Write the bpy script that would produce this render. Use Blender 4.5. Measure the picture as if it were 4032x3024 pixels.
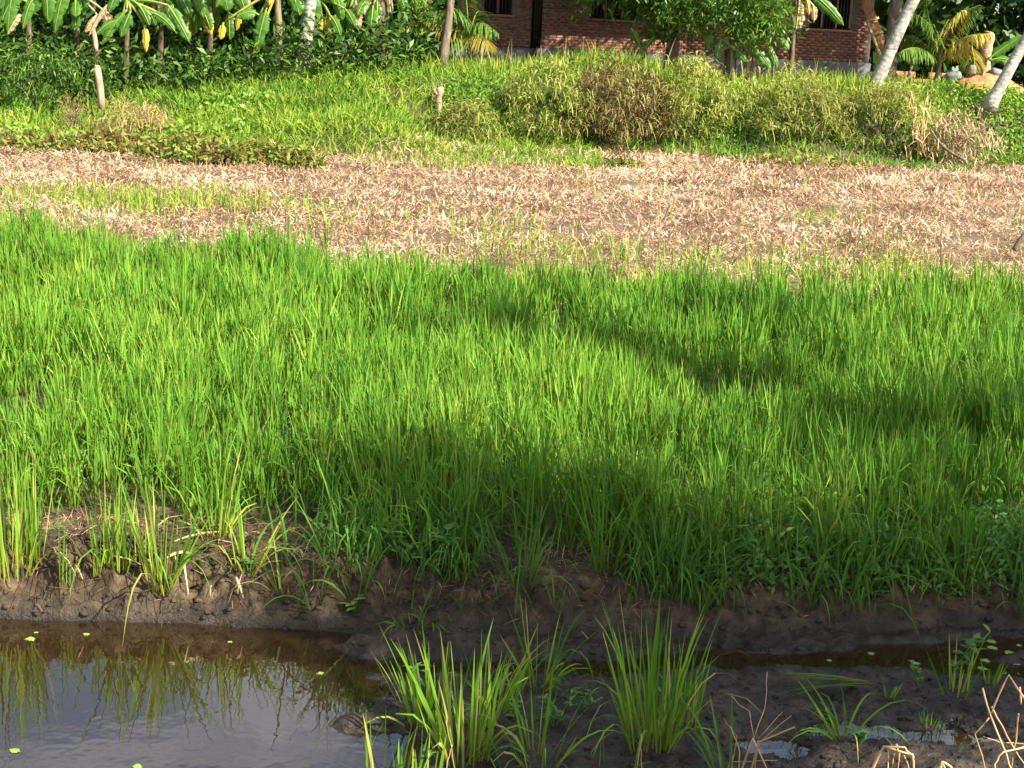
import bpy, math, random
import numpy as np
R = math.radians
rng = np.random.default_rng(11)
random.seed(5)
for o in list(bpy.data.objects): bpy.data.objects.remove(o)
sc = bpy.context.scene
col = sc.collection

# ------------------------------------------------------------------ camera
FPX = 6060.0; PITCH = R(12.6); ROLL = R(2.6); CAM = np.array([0, 0, 3.3])
FW = np.array([0, math.cos(PITCH), -math.sin(PITCH)])
U0 = np.array([0, math.sin(PITCH), math.cos(PITCH)]); R0 = np.array([1.0, 0, 0])
RT = R0*math.cos(ROLL)+U0*math.sin(ROLL); UP = U0*math.cos(ROLL)-R0*math.sin(ROLL)
cd = bpy.data.cameras.new('camera'); cam = bpy.data.objects.new('camera', cd); col.objects.link(cam)
cd.sensor_fit = 'HORIZONTAL'; cd.sensor_width = 36; cd.lens = 36*FPX/4032; cd.clip_start = 0.1; cd.clip_end = 5000
from mathutils import Matrix, Vector
m = Matrix(((RT[0], UP[0], -FW[0], CAM[0]), (RT[1], UP[1], -FW[1], CAM[1]), (RT[2], UP[2], -FW[2], CAM[2]), (0, 0, 0, 1)))
cam.matrix_world = m
sc.camera = cam

# ------------------------------------------------------------------ sky, sun, exposure
SUN_EL = R(39); SUN_AZ = R(126)            # azimuth clockwise from +Y: to the right of and behind the viewer
SD = np.array([math.sin(SUN_AZ)*math.cos(SUN_EL), math.cos(SUN_AZ)*math.cos(SUN_EL), math.sin(SUN_EL)])
w = bpy.data.worlds.new('World'); sc.world = w; w.use_nodes = True
nt = w.node_tree; sky = nt.nodes.new('ShaderNodeTexSky'); sky.sky_type = 'NISHITA'; sky.sun_disc = False
sky.sun_elevation = SUN_EL; sky.sun_rotation = SUN_AZ; sky.air_density = 1.0; sky.dust_density = 1.6; sky.ozone_density = 1.0
# broken white cloud all over the dome
tc = nt.nodes.new('ShaderNodeTexCoord'); cn = nt.nodes.new('ShaderNodeTexNoise'); cn.inputs['Scale'].default_value = 3.2; cn.inputs['Detail'].default_value = 6; cn.inputs['Roughness'].default_value = .58
mpc = nt.nodes.new('ShaderNodeMapping'); mpc.inputs['Scale'].default_value = (1, 1, 2.4); nt.links.new(tc.outputs['Generated'], mpc.inputs[0]); nt.links.new(mpc.outputs[0], cn.inputs['Vector'])
cr = nt.nodes.new('ShaderNodeValToRGB'); cr.color_ramp.elements[0].position = .44; cr.color_ramp.elements[1].position = .66; cr.color_ramp.elements[1].color = (.85, .85, .85, 1); nt.links.new(cn.outputs['Fac'], cr.inputs[0])
cm = nt.nodes.new('ShaderNodeMix'); cm.data_type = 'RGBA'; nt.links.new(cr.outputs[0], cm.inputs[0]); nt.links.new(sky.outputs[0], cm.inputs[6]); cm.inputs[7].default_value = (6.8, 6.9, 7.2, 1)
bg = nt.nodes['Background']; nt.links.new(cm.outputs[2], bg.inputs[0]); bg.inputs[1].default_value = 0.08
sl = bpy.data.lights.new('sun', 'SUN'); sl.energy = 5.0; sl.angle = R(0.6); sl.color = (1.0, 0.93, 0.80)
so = bpy.data.objects.new('sun', sl); col.objects.link(so); so.location = (20, -20, 30)
so.rotation_euler = Vector(SD).to_track_quat('Z', 'Y').to_euler()
vs = sc.view_settings; vs.view_transform = 'Standard'; vs.look = 'None'; vs.gamma = 1; vs.use_curve_mapping = False
vs.exposure = 1.6
sc.render.engine = 'CYCLES'
sc.cycles.max_bounces = 4; sc.cycles.transparent_max_bounces = 6; sc.cycles.diffuse_bounces = 2
sc.cycles.transmission_bounces = 4; sc.cycles.glossy_bounces = 3

# ------------------------------------------------------------------ helpers
def ray(px, py):
    d = FW*FPX+RT*(px-2016)+UP*(1512-py); return d/d[1]
def atY(px, py, Y): return CAM+ray(px, py)*Y          # a point of the place at depth Y
def atZ(px, py, z):
    d = ray(px, py); return CAM+d*((z-CAM[2])/d[2])
def nrm(a): return a/np.maximum(np.linalg.norm(a, axis=-1, keepdims=True), 1e-9)
def interp(x, pts): return np.interp(x, [p[0] for p in pts], [p[1] for p in pts])
def sstep(a, b, x):
    t = np.clip((x-a)/(b-a), 0, 1); return t*t*(3-2*t)
def _h(i, j, s):
    v = np.sin(i*127.1+j*311.7+s*74.7)*43758.5453; return v-np.floor(v)
def vnoise(x, y, s=0):
    i = np.floor(x); j = np.floor(y); f = x-i; g = y-j; f = f*f*(3-2*f); g = g*g*(3-2*g)
    return (_h(i, j, s)*(1-f)+_h(i+1, j, s)*f)*(1-g)+(_h(i, j+1, s)*(1-f)+_h(i+1, j+1, s)*f)*g
def fbm(x, y, s=0, o=4):
    r = 0; a = .5
    for k in range(o): r = r+a*(vnoise(x, y, s+k)-.5); x = x*2.07+3.1; y = y*2.07+1.7; a *= .5
    return r

class Geo:
    def __init__(s): s.V = []; s.F = []; s.T = []; s.Q = []; s.n = 0
    def add(s, V, F, tt=None, rr=None):
        V = np.asarray(V, float).reshape(-1, 3); F = np.asarray(F, int)
        s.V.append(V); s.F.append(F+s.n)
        k = len(V); s.T.append(np.broadcast_to(0.5 if tt is None else tt, (k,)).astype(float))
        s.Q.append(np.broadcast_to(0.5 if rr is None else rr, (k,)).astype(float)); s.n += k
        return s
    def mesh(s, name, mats, off=(0, 0, 0), smooth=False):
        me = bpy.data.meshes.new(name)
        V = np.concatenate(s.V)-np.asarray(off, float)
        li = np.concatenate([f.ravel() for f in s.F])
        tot = np.concatenate([np.full(len(f), f.shape[1]) for f in s.F])
        me.vertices.add(len(V)); me.vertices.foreach_set('co', V.ravel().astype(np.float32))
        me.loops.add(len(li)); me.loops.foreach_set('vertex_index', li.astype(np.int32))
        me.polygons.add(len(tot)); me.polygons.foreach_set('loop_start', (np.cumsum(tot)-tot).astype(np.int32))
        if smooth: me.polygons.foreach_set('use_smooth', np.ones(len(tot), bool))
        for nm, arr in (('tt', s.T), ('rr', s.Q)):
            a = me.attributes.new(nm, 'FLOAT', 'POINT'); a.data.foreach_set('value', np.concatenate(arr).astype(np.float32))
        for mt in (mats if isinstance(mats, (list, tuple)) else [mats]): me.materials.append(mt)
        me.update(calc_edges=True); me.validate()
        return me
WL = {}
def place(name, data, parent=None, loc=(0, 0, 0)):
    o = bpy.data.objects.new(name, data); col.objects.link(o); loc = np.asarray(loc, float)
    if parent is not None:
        o.parent = parent; o.location = loc-WL[parent.name]
    else: o.location = loc
    WL[o.name] = loc
    return o
def part(name, geo, mat, parent, base=None, smooth=False, label=None):
    b = WL[parent.name] if base is None else np.asarray(base, float)
    o = place(name, geo.mesh(name, mat, b, smooth), parent, b)
    if label: o['label'] = label
    return o
def tag(o, label, cat=None, group=None, kind=None):
    o['label'] = label
    if cat: o['category'] = cat
    if group: o['group'] = group
    if kind: o['kind'] = kind
    return o
def thing(name, label, cat, loc, group=None): return tag(place(name, None, None, loc), label, cat, group)
def solo(name, geo, mat, label, cat, base, group=None, smooth=False, kind=None):
    return tag(place(name, geo.mesh(name, mat, base, smooth), None, base), label, cat, group, kind)
def structure(name, geo, mat, smooth=True):
    o = place(name, geo.mesh(name, mat, (0, 0, 0), smooth)); o['kind'] = 'structure'; return o
def stuff(name, geo, mat, label, cat): 
    o = place(name, geo.mesh(name, mat)); return tag(o, label, cat, None, 'stuff')

PROF = {
 'grass': lambda t: np.interp(t, [0, .25, .6, .85, 1], [.55, 1, .85, .45, .05]),
 'stem': lambda t: np.interp(t, [0, 1], [1, .35]),
 'leaf': lambda t: np.interp(t, [0, .2, .45, .75, 1], [.12, .75, 1, .6, .04]),
 'frond': lambda t: np.interp(t, [0, .2, .7, 1], [.5, 1, .8, .08]),
 'straw': lambda t: np.interp(t, [0, .3, .7, 1], [.5, 1, .8, .3])}
def strips(g, P, D, L, W, droop, S=4, prof='grass', side=None, rr=None, twist=0.0):
    """many curved ribbons at once: base P, direction D, length L, width W, droop towards the ground"""
    P = np.asarray(P, float); N = len(P)
    if N == 0: return
    D = nrm(np.asarray(D, float)); L = np.broadcast_to(L, (N,)); W = np.broadcast_to(W, (N,)); dr = np.broadcast_to(droop, (N,))
    if side is None:
        a = rng.uniform(0, 2*math.pi, N); rv = np.stack([np.cos(a), np.sin(a), rng.normal(0, .15, N)], 1)
        side = nrm(np.cross(D, rv)); bad = np.abs(side[:, 2]) > .75
        side[bad] = nrm(np.cross(D[bad], np.tile([0.13, .2, 1.0], (bad.sum(), 1))))
    t = np.linspace(0, 1, S+1); wp = PROF[prof](t)
    V = np.zeros((N, S+1, 2, 3)); pos = P.copy()
    for k in range(S+1):
        if k:
            d = nrm(D+(dr*t[k]**1.4)[:, None]*np.array([0, 0, -1.0])); pos = pos+d*(L/S)[:, None]
        sd = side
        if twist: 
            up = nrm(np.cross(side, D)); sd = side*math.cos(twist*t[k])+up*math.sin(twist*t[k])
        o = sd*(W*wp[k]*.5)[:, None]; V[:, k, 0] = pos-o; V[:, k, 1] = pos+o
    b = (np.arange(N)*(S+1)*2)[:, None]; k = np.arange(S)[None]*2
    F = np.stack([b+k, b+k+1, b+k+3, b+k+2], -1).reshape(-1, 4)
    r = rng.random(N) if rr is None else np.broadcast_to(rr, (N,))
    g.add(V.reshape(-1, 3), F, np.broadcast_to(t[None, :, None], (N, S+1, 2)).ravel(), np.repeat(r, (S+1)*2))
def dirs(az, lean):
    return np.stack([np.cos(az)*np.sin(lean), np.sin(az)*np.sin(lean), np.cos(lean)], 1)
def rdirs(n, bias=(0, 0, 0)): return nrm(rng.normal(0, 1, (n, 3))+np.array(bias))
def tube(g, pts, rad, n=8, rr=0.5, cap=True):
    pts = np.asarray(pts, float); rad = np.broadcast_to(rad, (len(pts),)); tg = nrm(np.gradient(pts, axis=0))
    ref = np.array([0.31, 0.94, 0.1]); a = nrm(np.cross(tg, ref)); b = np.cross(tg, a)
    th = np.arange(n)*2*math.pi/n
    V = pts[:, None]+(a[:, None]*np.cos(th)[None, :, None]+b[:, None]*np.sin(th)[None, :, None])*rad[:, None, None]
    k = np.arange(len(pts)-1)[:, None]*n; j = np.arange(n)[None]; jn = (j+1) % n
    F = np.stack([k+j, k+jn, k+n+jn, k+n+j], -1).reshape(-1, 4)
    tt = np.repeat(np.linspace(0, 1, len(pts)), n)
    g.add(V.reshape(-1, 3), F, tt, rr)
    if cap:
        g.F.append(np.array([[g.n-n+i for i in range(n)]])); g.F.append(np.array([[g.n-len(pts)*n+i for i in range(n)][::-1]]))
def bez(p0, p1, p2, n=10):
    t = np.linspace(0, 1, n)[:, None]; p0, p1, p2 = map(np.asarray, (p0, p1, p2)); return p0*(1-t)**2+2*p1*t*(1-t)+p2*t*t
def box(g, c, s, ax=None, rr=0.5, bev=0.0):
    """box of centre c, size s, axes ax (rows); bev chamfers the edges"""
    c = np.asarray(c, float); h = np.asarray(s, float)/2; A = np.eye(3) if ax is None else np.asarray(ax, float)
    if bev <= 0:
        v = np.array([[x, y, z] for z in (-1, 1) for y in (-1, 1) for x in (-1, 1)])*h
        F = [[0, 2, 3, 1], [4, 5, 7, 6], [0, 1, 5, 4], [2, 6, 7, 3], [0, 4, 6, 2], [1, 3, 7, 5]]
        g.add(c+v@A, F, .5, rr); return
    vs_ = []; idx = {}
    for i, sg in enumerate([(x, y, z) for z in (-1, 1) for y in (-1, 1) for x in (-1, 1)]):
        for k in range(3):
            v = np.array(sg)*h; 
            for q in range(3):
                if q != k: v[q] -= sg[q]*bev
            idx[(i, k)] = len(vs_); vs_.append(v)
    Q = [[0, 2, 3, 1], [4, 5, 7, 6], [0, 1, 5, 4], [2, 6, 7, 3], [0, 4, 6, 2], [1, 3, 7, 5]]; K = [2, 2, 1, 1, 0, 0]
    F4 = [[idx[(i, k)] for i in q] for q, k in zip(Q, K)]
    for a in range(8):
        for k in range(3):
            b = a ^ (1 << k)
            if a < b:
                k1, k2 = [q for q in range(3) if q != k]; F4.append([idx[(a, k1)], idx[(b, k1)], idx[(b, k2)], idx[(a, k2)]])
    n0 = g.n; g.add(c+np.array(vs_)@A, F4, .5, rr)
    g.F.append(np.array([[n0+idx[(i, k)] for k in range(3)] for i in range(8)]))
def grid(g, X, Y, Z, tt=None, rr=None):
    n, m_ = X.shape; i = np.arange(n-1)[:, None]*m_; j = np.arange(m_-1)[None]
    F = np.stack([i+j, i+j+1, i+m_+j+1, i+m_+j], -1).reshape(-1, 4)
    g.add(np.stack([X, Y, Z], -1), F, tt, rr)

# ------------------------------------------------------------------ materials
class NT:
    def __init__(s, name):
        s.m = bpy.data.materials.new(name); s.m.use_nodes = True; s.t = s.m.node_tree
        s.b = s.t.nodes['Principled BSDF']; s.o = s.t.nodes['Material Output']
    def n(s, typ, **kw):
        x = s.t.nodes.new('ShaderNode'+typ)
        for k, v in kw.items(): setattr(x, k, v)
        return x
    def l(s, a, b): s.t.links.new(a, b)
    def attr(s, nm): return s.n('Attribute', attribute_name=nm).outputs['Fac']
    def noise(s, scale, detail=3, vec=None, rough=.55):
        x = s.n('TexNoise'); x.inputs['Scale'].default_value = scale; x.inputs['Detail'].default_value = detail; x.inputs['Roughness'].default_value = rough
        if vec is None: vec = s.n('NewGeometry').outputs['Position']
        s.l(vec, x.inputs['Vector']); return x.outputs['Fac']
    def ramp(s, fac, stops, interp_='LINEAR'):
        x = s.n('ValToRGB'); x.color_ramp.interpolation = interp_; e = x.color_ramp.elements
        while len(e) < len(stops): e.new(.5)
        for q, (p, c) in zip(e, stops): q.position = p; q.color = (*c, 1) if len(c) == 3 else c
        s.l(fac, x.inputs[0]); return x.outputs[0]
    def mix(s, fac, a, b, mode='MIX'):
        x = s.n('Mix', data_type='RGBA', blend_type=mode)
        for v, i in ((fac, 0), (a, 6), (b, 7)):
            if hasattr(v, 'links'): s.l(v, x.inputs[i])
            else: x.inputs[i].default_value = v if i == 0 else (*v, 1)
        return x.outputs[2]
    def math(s, op, a, b=0.0):
        x = s.n('Math', operation=op)
        for v, i in ((a, 0), (b, 1)):
            if hasattr(v, 'links'): s.l(v, x.inputs[i])
            else: x.inputs[i].default_value = v
        return x.outputs[0]
    def bump(s, h, strength=.5, dist=.02):
        x = s.n('Bump'); x.inputs['Strength'].default_value = strength; x.inputs['Distance'].default_value = dist
        s.l(h, x.inputs['Height']); s.l(x.outputs[0], s.b.inputs['Normal']); return x.outputs[0]
def leafmat(name, cols, base=None, tip=None, trans=.38, rough=.5, patch=None, pscale=.35, spec=.3):
    q = NT(name); c = q.ramp(q.attr('rr'), [(i/(max(len(cols)-1, 1)), cc) for i, cc in enumerate(cols)])
    if patch is not None:
        f = q.ramp(q.noise(pscale, 3), [(.42, (0, 0, 0)), (.62, (1, 1, 1))]); c = q.mix(q.math('MULTIPLY', f, .75), c, patch)
    if base is not None:
        f = q.ramp(q.attr('tt'), [(0, (1, 1, 1)), (.4, (0, 0, 0))]); c = q.mix(f, c, base)
    if tip is not None:
        f = q.ramp(q.attr('tt'), [(.82, (0, 0, 0)), (1, (1, 1, 1))]); f2 = q.math('MULTIPLY', f, q.ramp(q.attr('rr'), [(.5, (0, 0, 0)), (.9, (1, 1, 1))])); c = q.mix(f2, c, tip)
    q.l(c, q.b.inputs['Base Color']); q.b.inputs['Roughness'].default_value = rough; q.b.inputs['Specular IOR Level'].default_value = spec
    if trans > 0:
        tr = q.n('BsdfTranslucent'); q.l(c, tr.inputs[0]); mx = q.n('MixShader'); mx.inputs[0].default_value = trans
        q.l(q.b.outputs[0], mx.inputs[1]); q.l(tr.outputs[0], mx.inputs[2]); q.l(mx.outputs[0], q.o.inputs[0])
    return q.m
def barkmat(name, c1, c2, c3, scale=(6, 6, 14), rings=0.0, rough=.85, bump=.6):
    q = NT(name); geo = q.n('NewGeometry').outputs['Position']; mp = q.n('Mapping'); mp.inputs['Scale'].default_value = scale; q.l(geo, mp.inputs[0])
    n1 = q.noise(1.0, 5, mp.outputs[0], .65); n2 = q.noise(2.6, 3)
    c = q.ramp(n1, [(.32, c1), (.52, c2), (.7, c3)]); h = n1
    if rings > 0:
        w_ = q.n('TexWave', bands_direction='Z'); w_.inputs['Scale'].default_value = rings; w_.inputs['Distortion'].default_value = 9.0; w_.inputs['Detail'].default_value = 3
        q.l(geo, w_.inputs[0]); f = q.ramp(w_.outputs['Fac'], [(.0, (1, 1, 1)), (.22, (0, 0, 0))]); c = q.mix(q.math('MULTIPLY', f, .16), c, c1); h = q.math('ADD', n1, q.math('MULTIPLY', w_.outputs['Fac'], .25))
    c = q.mix(q.ramp(n2, [(.5, (0, 0, 0)), (.7, (1, 1, 1))]), c, tuple(.55*np.array(c2)+.2*np.array(c3)))
    q.l(c, q.b.inputs['Base Color']); q.b.inputs['Roughness'].default_value = rough; q.bump(h, bump, .03); return q.m

M = {}
M['rice'] = leafmat('rice', [(.045, .14, .012), (.09, .23, .018), (.15, .31, .024), (.26, .39, .045)], base=(.12, .15, .015), tip=(.40, .33, .08), trans=.24, rough=.6, spec=.15, patch=(.075, .20, .016))
M['rice_near'] = leafmat('rice_near', [(.055, .16, .010), (.10, .25, .014), (.16, .33, .02), (.24, .38, .03), (.42, .36, .10)], base=(.26, .28, .025), tip=(.42, .33, .10), trans=.34, rough=.5, spec=.2)
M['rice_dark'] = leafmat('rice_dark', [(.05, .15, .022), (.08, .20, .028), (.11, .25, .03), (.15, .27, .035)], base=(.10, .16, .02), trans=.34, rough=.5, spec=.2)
M['grass'] = leafmat('bank_grass', [(.06, .16, .016), (.12, .25, .022), (.21, .32, .03), (.32, .38, .05), (.42, .36, .07)], trans=.30, patch=(.20, .30, .03), pscale=.5, spec=.15, rough=.6)
M['hedge'] = leafmat('hedge', [(.07, .05, .02), (.20, .15, .05), (.18, .28, .03), (.30, .36, .05), (.48, .46, .11)], trans=.32, patch=(.22, .22, .05), pscale=.45)
M['hedge_brown'] = leafmat('hedge_brown', [(.045, .028, .012), (.13, .08, .03), (.22, .15, .055), (.26, .27, .06), (.40, .36, .10)], trans=.35)
M['vine'] = leafmat('vine', [(.08, .20, .02), (.14, .30, .03), (.22, .36, .04), (.30, .40, .06)], trans=.4)
M['dying'] = leafmat('dying_leaf', [(.10, .05, .025), (.24, .14, .05), (.20, .23, .04), (.16, .27, .035), (.42, .34, .11)], trans=.3)
M['straw'] = leafmat('dead_leaf', [(.15, .075, .04), (.34, .205, .12), (.54, .375, .235), (.70, .53, .355), (.82, .69, .48)], trans=.25, rough=.6, patch=(.36, .225, .14), pscale=.3)
M['stalk'] = leafmat('dry_stalk', [(.40, .25, .10), (.56, .37, .17), (.70, .52, .28)], trans=.15, rough=.55)
M['weed'] = leafmat('weed', [(.06, .16, .035), (.10, .25, .05), (.15, .32, .06), (.22, .34, .06)], trans=.4)
M['float'] = leafmat('floating_leaf', [(.20, .34, .05), (.28, .40, .07), (.34, .42, .10)], trans=.25)
M['mango'] = leafmat('mango_leaf', [(.03, .085, .012), (.06, .15, .015), (.13, .25, .022), (.27, .36, .04)], trans=.35, rough=.38, spec=.45)
M['wood_leaf'] = leafmat('woodland_leaf', [(.012, .035, .008), (.025, .07, .010), (.06, .14, .016), (.16, .26, .03)], trans=.3, rough=.45)
M['banana'] = leafmat('banana_leaf', [(.06, .17, .02), (.09, .23, .025), (.12, .28, .03), (.30, .42, .08)], trans=.45, rough=.38, spec=.4)
M['banana_y'] = leafmat('banana_leaf_yellow', [(.50, .36, .03), (.62, .42, .03), (.55, .40, .05), (.50, .44, .10)], trans=.4, tip=(.35, .2, .06))
M['banana_b'] = leafmat('banana_leaf_dead', [(.20, .11, .05), (.42, .27, .14), (.60, .43, .26), (.62, .46, .28)], trans=.3, rough=.7)
M['frond'] = leafmat('coconut_frond', [(.05, .13, .02), (.08, .19, .025), (.14, .25, .03), (.24, .30, .05)], trans=.35, rough=.4, spec=.45)
M['frond_y'] = leafmat('coconut_frond_yellow', [(.30, .30, .05), (.45, .38, .06), (.55, .45, .10)], trans=.4)
M['shrub_red'] = leafmat('dry_shrub', [(.20, .10, .05), (.30, .17, .08), (.34, .24, .09), (.36, .30, .10)], trans=.2)
M['pseudo'] = barkmat('banana_stem', (.06, .045, .02), (.15, .12, .05), (.36, .29, .14), (9, 9, 2), bump=.5, rough=.6)
M['sheath'] = barkmat('dry_sheath', (.03, .018, .012), (.09, .055, .03), (.24, .16, .09), (14, 14, 2.5))
M['coco'] = barkmat('coconut_bark', (.09, .08, .065), (.30, .28, .24), (.60, .56, .48), (5, 5, 9), rings=2.3)
M['bark'] = barkmat('tree_bark', (.05, .035, .025), (.15, .11, .075), (.30, .23, .16), (9, 9, 3))
M['wood'] = barkmat('weathered_wood', (.14, .075, .04), (.33, .21, .13), (.55, .41, .28), (14, 14, 2.5), bump=.5)
M['plank'] = barkmat('plank_wood', (.17, .07, .025), (.34, .16, .055), (.46, .25, .10), (12, 12, 2), bump=.3)
M['rail'] = barkmat('pale_timber', (.40, .25, .10), (.58, .38, .17), (.66, .48, .26), (14, 14, 2), bump=.2)
M['frame'] = barkmat('window_timber', (.22, .11, .06), (.34, .19, .11), (.44, .28, .18), (14, 14, 2.5), bump=.2)
def solid(name, stops, scale=3.0, rough=.85, bump=.5, dist=.02, detail=5, metal=0):
    q = NT(name); n = q.noise(scale, detail, None, .65); c = q.ramp(n, stops); q.l(c, q.b.inputs['Base Color'])
    q.b.inputs['Roughness'].default_value = rough; q.b.inputs['Metallic'].default_value = metal; q.bump(n, bump, dist); return q.m
M['plinth'] = solid('cement_plinth', [(.3, (.06, .06, .055)), (.5, (.13, .13, .125)), (.7, (.22, .215, .20))], 2.2)
M['mortar'] = solid('mortar', [(.3, (.13, .10, .085)), (.7, (.26, .22, .19))], 6)
M['dark'] = solid('interior_plaster', [(.3, (.16, .10, .07)), (.7, (.24, .16, .12))], 2)
M['rod'] = solid('rusty_rod', [(.3, (.07, .05, .04)), (.7, (.20, .13, .09))], 20, .6, .1, metal=.4)
M['tile'] = solid('roof_tile', [(.3, (.22, .08, .045)), (.7, (.36, .15, .08))], 3)
M['laterite'] = solid('laterite', [(.28, (.13, .055, .025)), (.5, (.30, .14, .06)), (.72, (.46, .26, .12))], 7, bump=.9)
M['soil_red'] = solid('red_soil', [(.28, (.22, .065, .025)), (.5, (.52, .17, .06)), (.72, (.66, .30, .13))], 6, bump=1, dist=.05)
M['sack'] = solid('grey_sack', [(.3, (.08, .085, .09)), (.7, (.30, .30, .30))], 5, .6)
q = NT('brick'); n = q.noise(9, 4); rr_ = q.n('ObjectInfo').outputs['Random']
c = q.ramp(q.math('FRACT', q.math('ADD', q.attr('rr'), rr_)), [(0, (.16, .055, .035)), (.35, (.25, .085, .05)), (.7, (.32, .12, .07)), (1, (.22, .10, .075))])
c = q.mix(q.ramp(n, [(.45, (0, 0, 0)), (.75, (.75, .75, .75))]), c, (.30, .22, .17)); q.l(c, q.b.inputs['Base Color']); q.b.inputs['Roughness'].default_value = .9; q.bump(n, .5, .02); M['brick'] = q.m
# ground: soil, with the dead-leaf litter colour out on the field
q = NT('soil'); n = q.noise(1.3, 5); n2 = q.noise(14, 4)
c = q.ramp(n2, [(.3, (.05, .028, .016)), (.55, (.13, .08, .048)), (.75, (.26, .17, .10))]); c = q.mix(q.ramp(n, [(.4, (0, 0, 0)), (.7, (.6, .6, .6))]), c, (.10, .09, .03))
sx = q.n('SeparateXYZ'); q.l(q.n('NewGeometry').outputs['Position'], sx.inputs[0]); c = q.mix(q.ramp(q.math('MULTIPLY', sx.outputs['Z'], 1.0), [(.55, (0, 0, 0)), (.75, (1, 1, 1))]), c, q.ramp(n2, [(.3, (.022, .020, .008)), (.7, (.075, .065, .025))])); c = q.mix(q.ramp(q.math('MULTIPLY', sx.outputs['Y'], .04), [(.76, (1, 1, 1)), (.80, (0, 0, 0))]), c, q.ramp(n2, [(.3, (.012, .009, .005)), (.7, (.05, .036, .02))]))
q.l(c, q.b.inputs['Base Color']); q.b.inputs['Roughness'].default_value = .95; q.bump(n2, .8, .05); M['soil'] = q.m
# mud: wetter (glossier, darker) close to the water level
q = NT('mud'); g_ = q.n('NewGeometry'); sx = q.n('SeparateXYZ'); q.l(g_.outputs['Position'], sx.inputs[0]); n = q.noise(9, 6, None, .65); n2 = q.noise(55, 4, None, .7); n3 = q.noise(2.2, 4)
wet = q.ramp(q.math('ADD', sx.outputs['Z'], q.math('MULTIPLY', q.math('SUBTRACT', n3, .5), .09)), [(.0, (1, 1, 1)), (.16, (0, 0, 0))])
dry = q.ramp(n, [(.3, (.018, .011, .006)), (.5, (.06, .040, .020)), (.72, (.15, .105, .055))]); wc = q.ramp(n, [(.3, (.009, .0065, .0045)), (.7, (.036, .026, .017))])
q.l(q.mix(wet, dry, wc), q.b.inputs['Base Color']); rg = q.ramp(wet, [(0, (.85, .85, .85)), (1, (.36, .36, .36))]); q.l(rg, q.b.inputs['Roughness'])
q.b.inputs['Specular IOR Level'].default_value = .35; q.bump(q.math('ADD', n, q.math('MULTIPLY', n2, .6)), .9, .025); M['mud'] = q.m
# water: shallow, brown, mirror-like at a grazing view
q = NT('water'); tr = q.n('BsdfTransparent'); tr.inputs[0].default_value = (.72, .52, .28, 1); gl = q.n('BsdfGlossy'); gl.inputs['Roughness'].default_value = .015; gl.inputs['Color'].default_value = (1, 1, 1, 1)
df = q.n('BsdfDiffuse'); df.inputs[0].default_value = (.12, .07, .025, 1)
nn = q.noise(7, 2); bp = q.n('Bump'); bp.inputs['Strength'].default_value = .12; bp.inputs['Distance'].default_value = .01; q.l(nn, bp.inputs['Height'])
q.l(bp.outputs[0], gl.inputs['Normal']); fr = q.n('Fresnel'); fr.inputs['IOR'].default_value = 1.9; q.l(bp.outputs[0], fr.inputs['Normal'])
m1 = q.n('MixShader'); m1.inputs[0].default_value = .16; q.l(tr.outputs[0], m1.inputs[1]); q.l(df.outputs[0], m1.inputs[2])
m2 = q.n('MixShader'); q.l(fr.outputs[0], m2.inputs[0]); q.l(m1.outputs[0], m2.inputs[1]); q.l(gl.outputs[0], m2.inputs[2]); q.l(m2.outputs[0], q.o.inputs[0]); M['water'] = q.m

# ------------------------------------------------------------------ terrain
FOOT = [(-8, 8.1), (-2.8, 8.1), (-1.4, 8.12), (-.7, 8.12), (.2, 8.12), (.9, 8.2), (1.4, 8.3), (2.3, 8.5), (3.1, 8.63), (8, 8.9)]
TOP = [(-8, 8.5), (-2.8, 8.5), (-1.64, 8.66), (-.7, 8.6), (.3, 8.6), (1.2, 8.62), (2.1, 8.72), (3.1, 8.88), (8, 9.2)]
TZ = [(-8, .36), (-1.5, .36), (-.5, .33), (1.2, .28), (3, .24), (8, .24)]
CHAN = [(-1.2, 7.72), (-.9, 7.66), (-.2, 7.72), (.6, 7.86), (1.4, 7.98), (2.3, 8.2), (3.1, 8.42), (8, 8.7)]
puddles = [(3900, 2640, .34, .13), (3330, 2880, .24, .10), (3050, 2940, .2, .10), (3640, 2900, .2, .07), (3780, 2910, .22, .07), (3600, 2560, .3, .08), (1480, 2950, .28, .16)]
PUD = [(*atZ(a, b, 0)[:2], c, d) for a, b, c, d in puddles]
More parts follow.
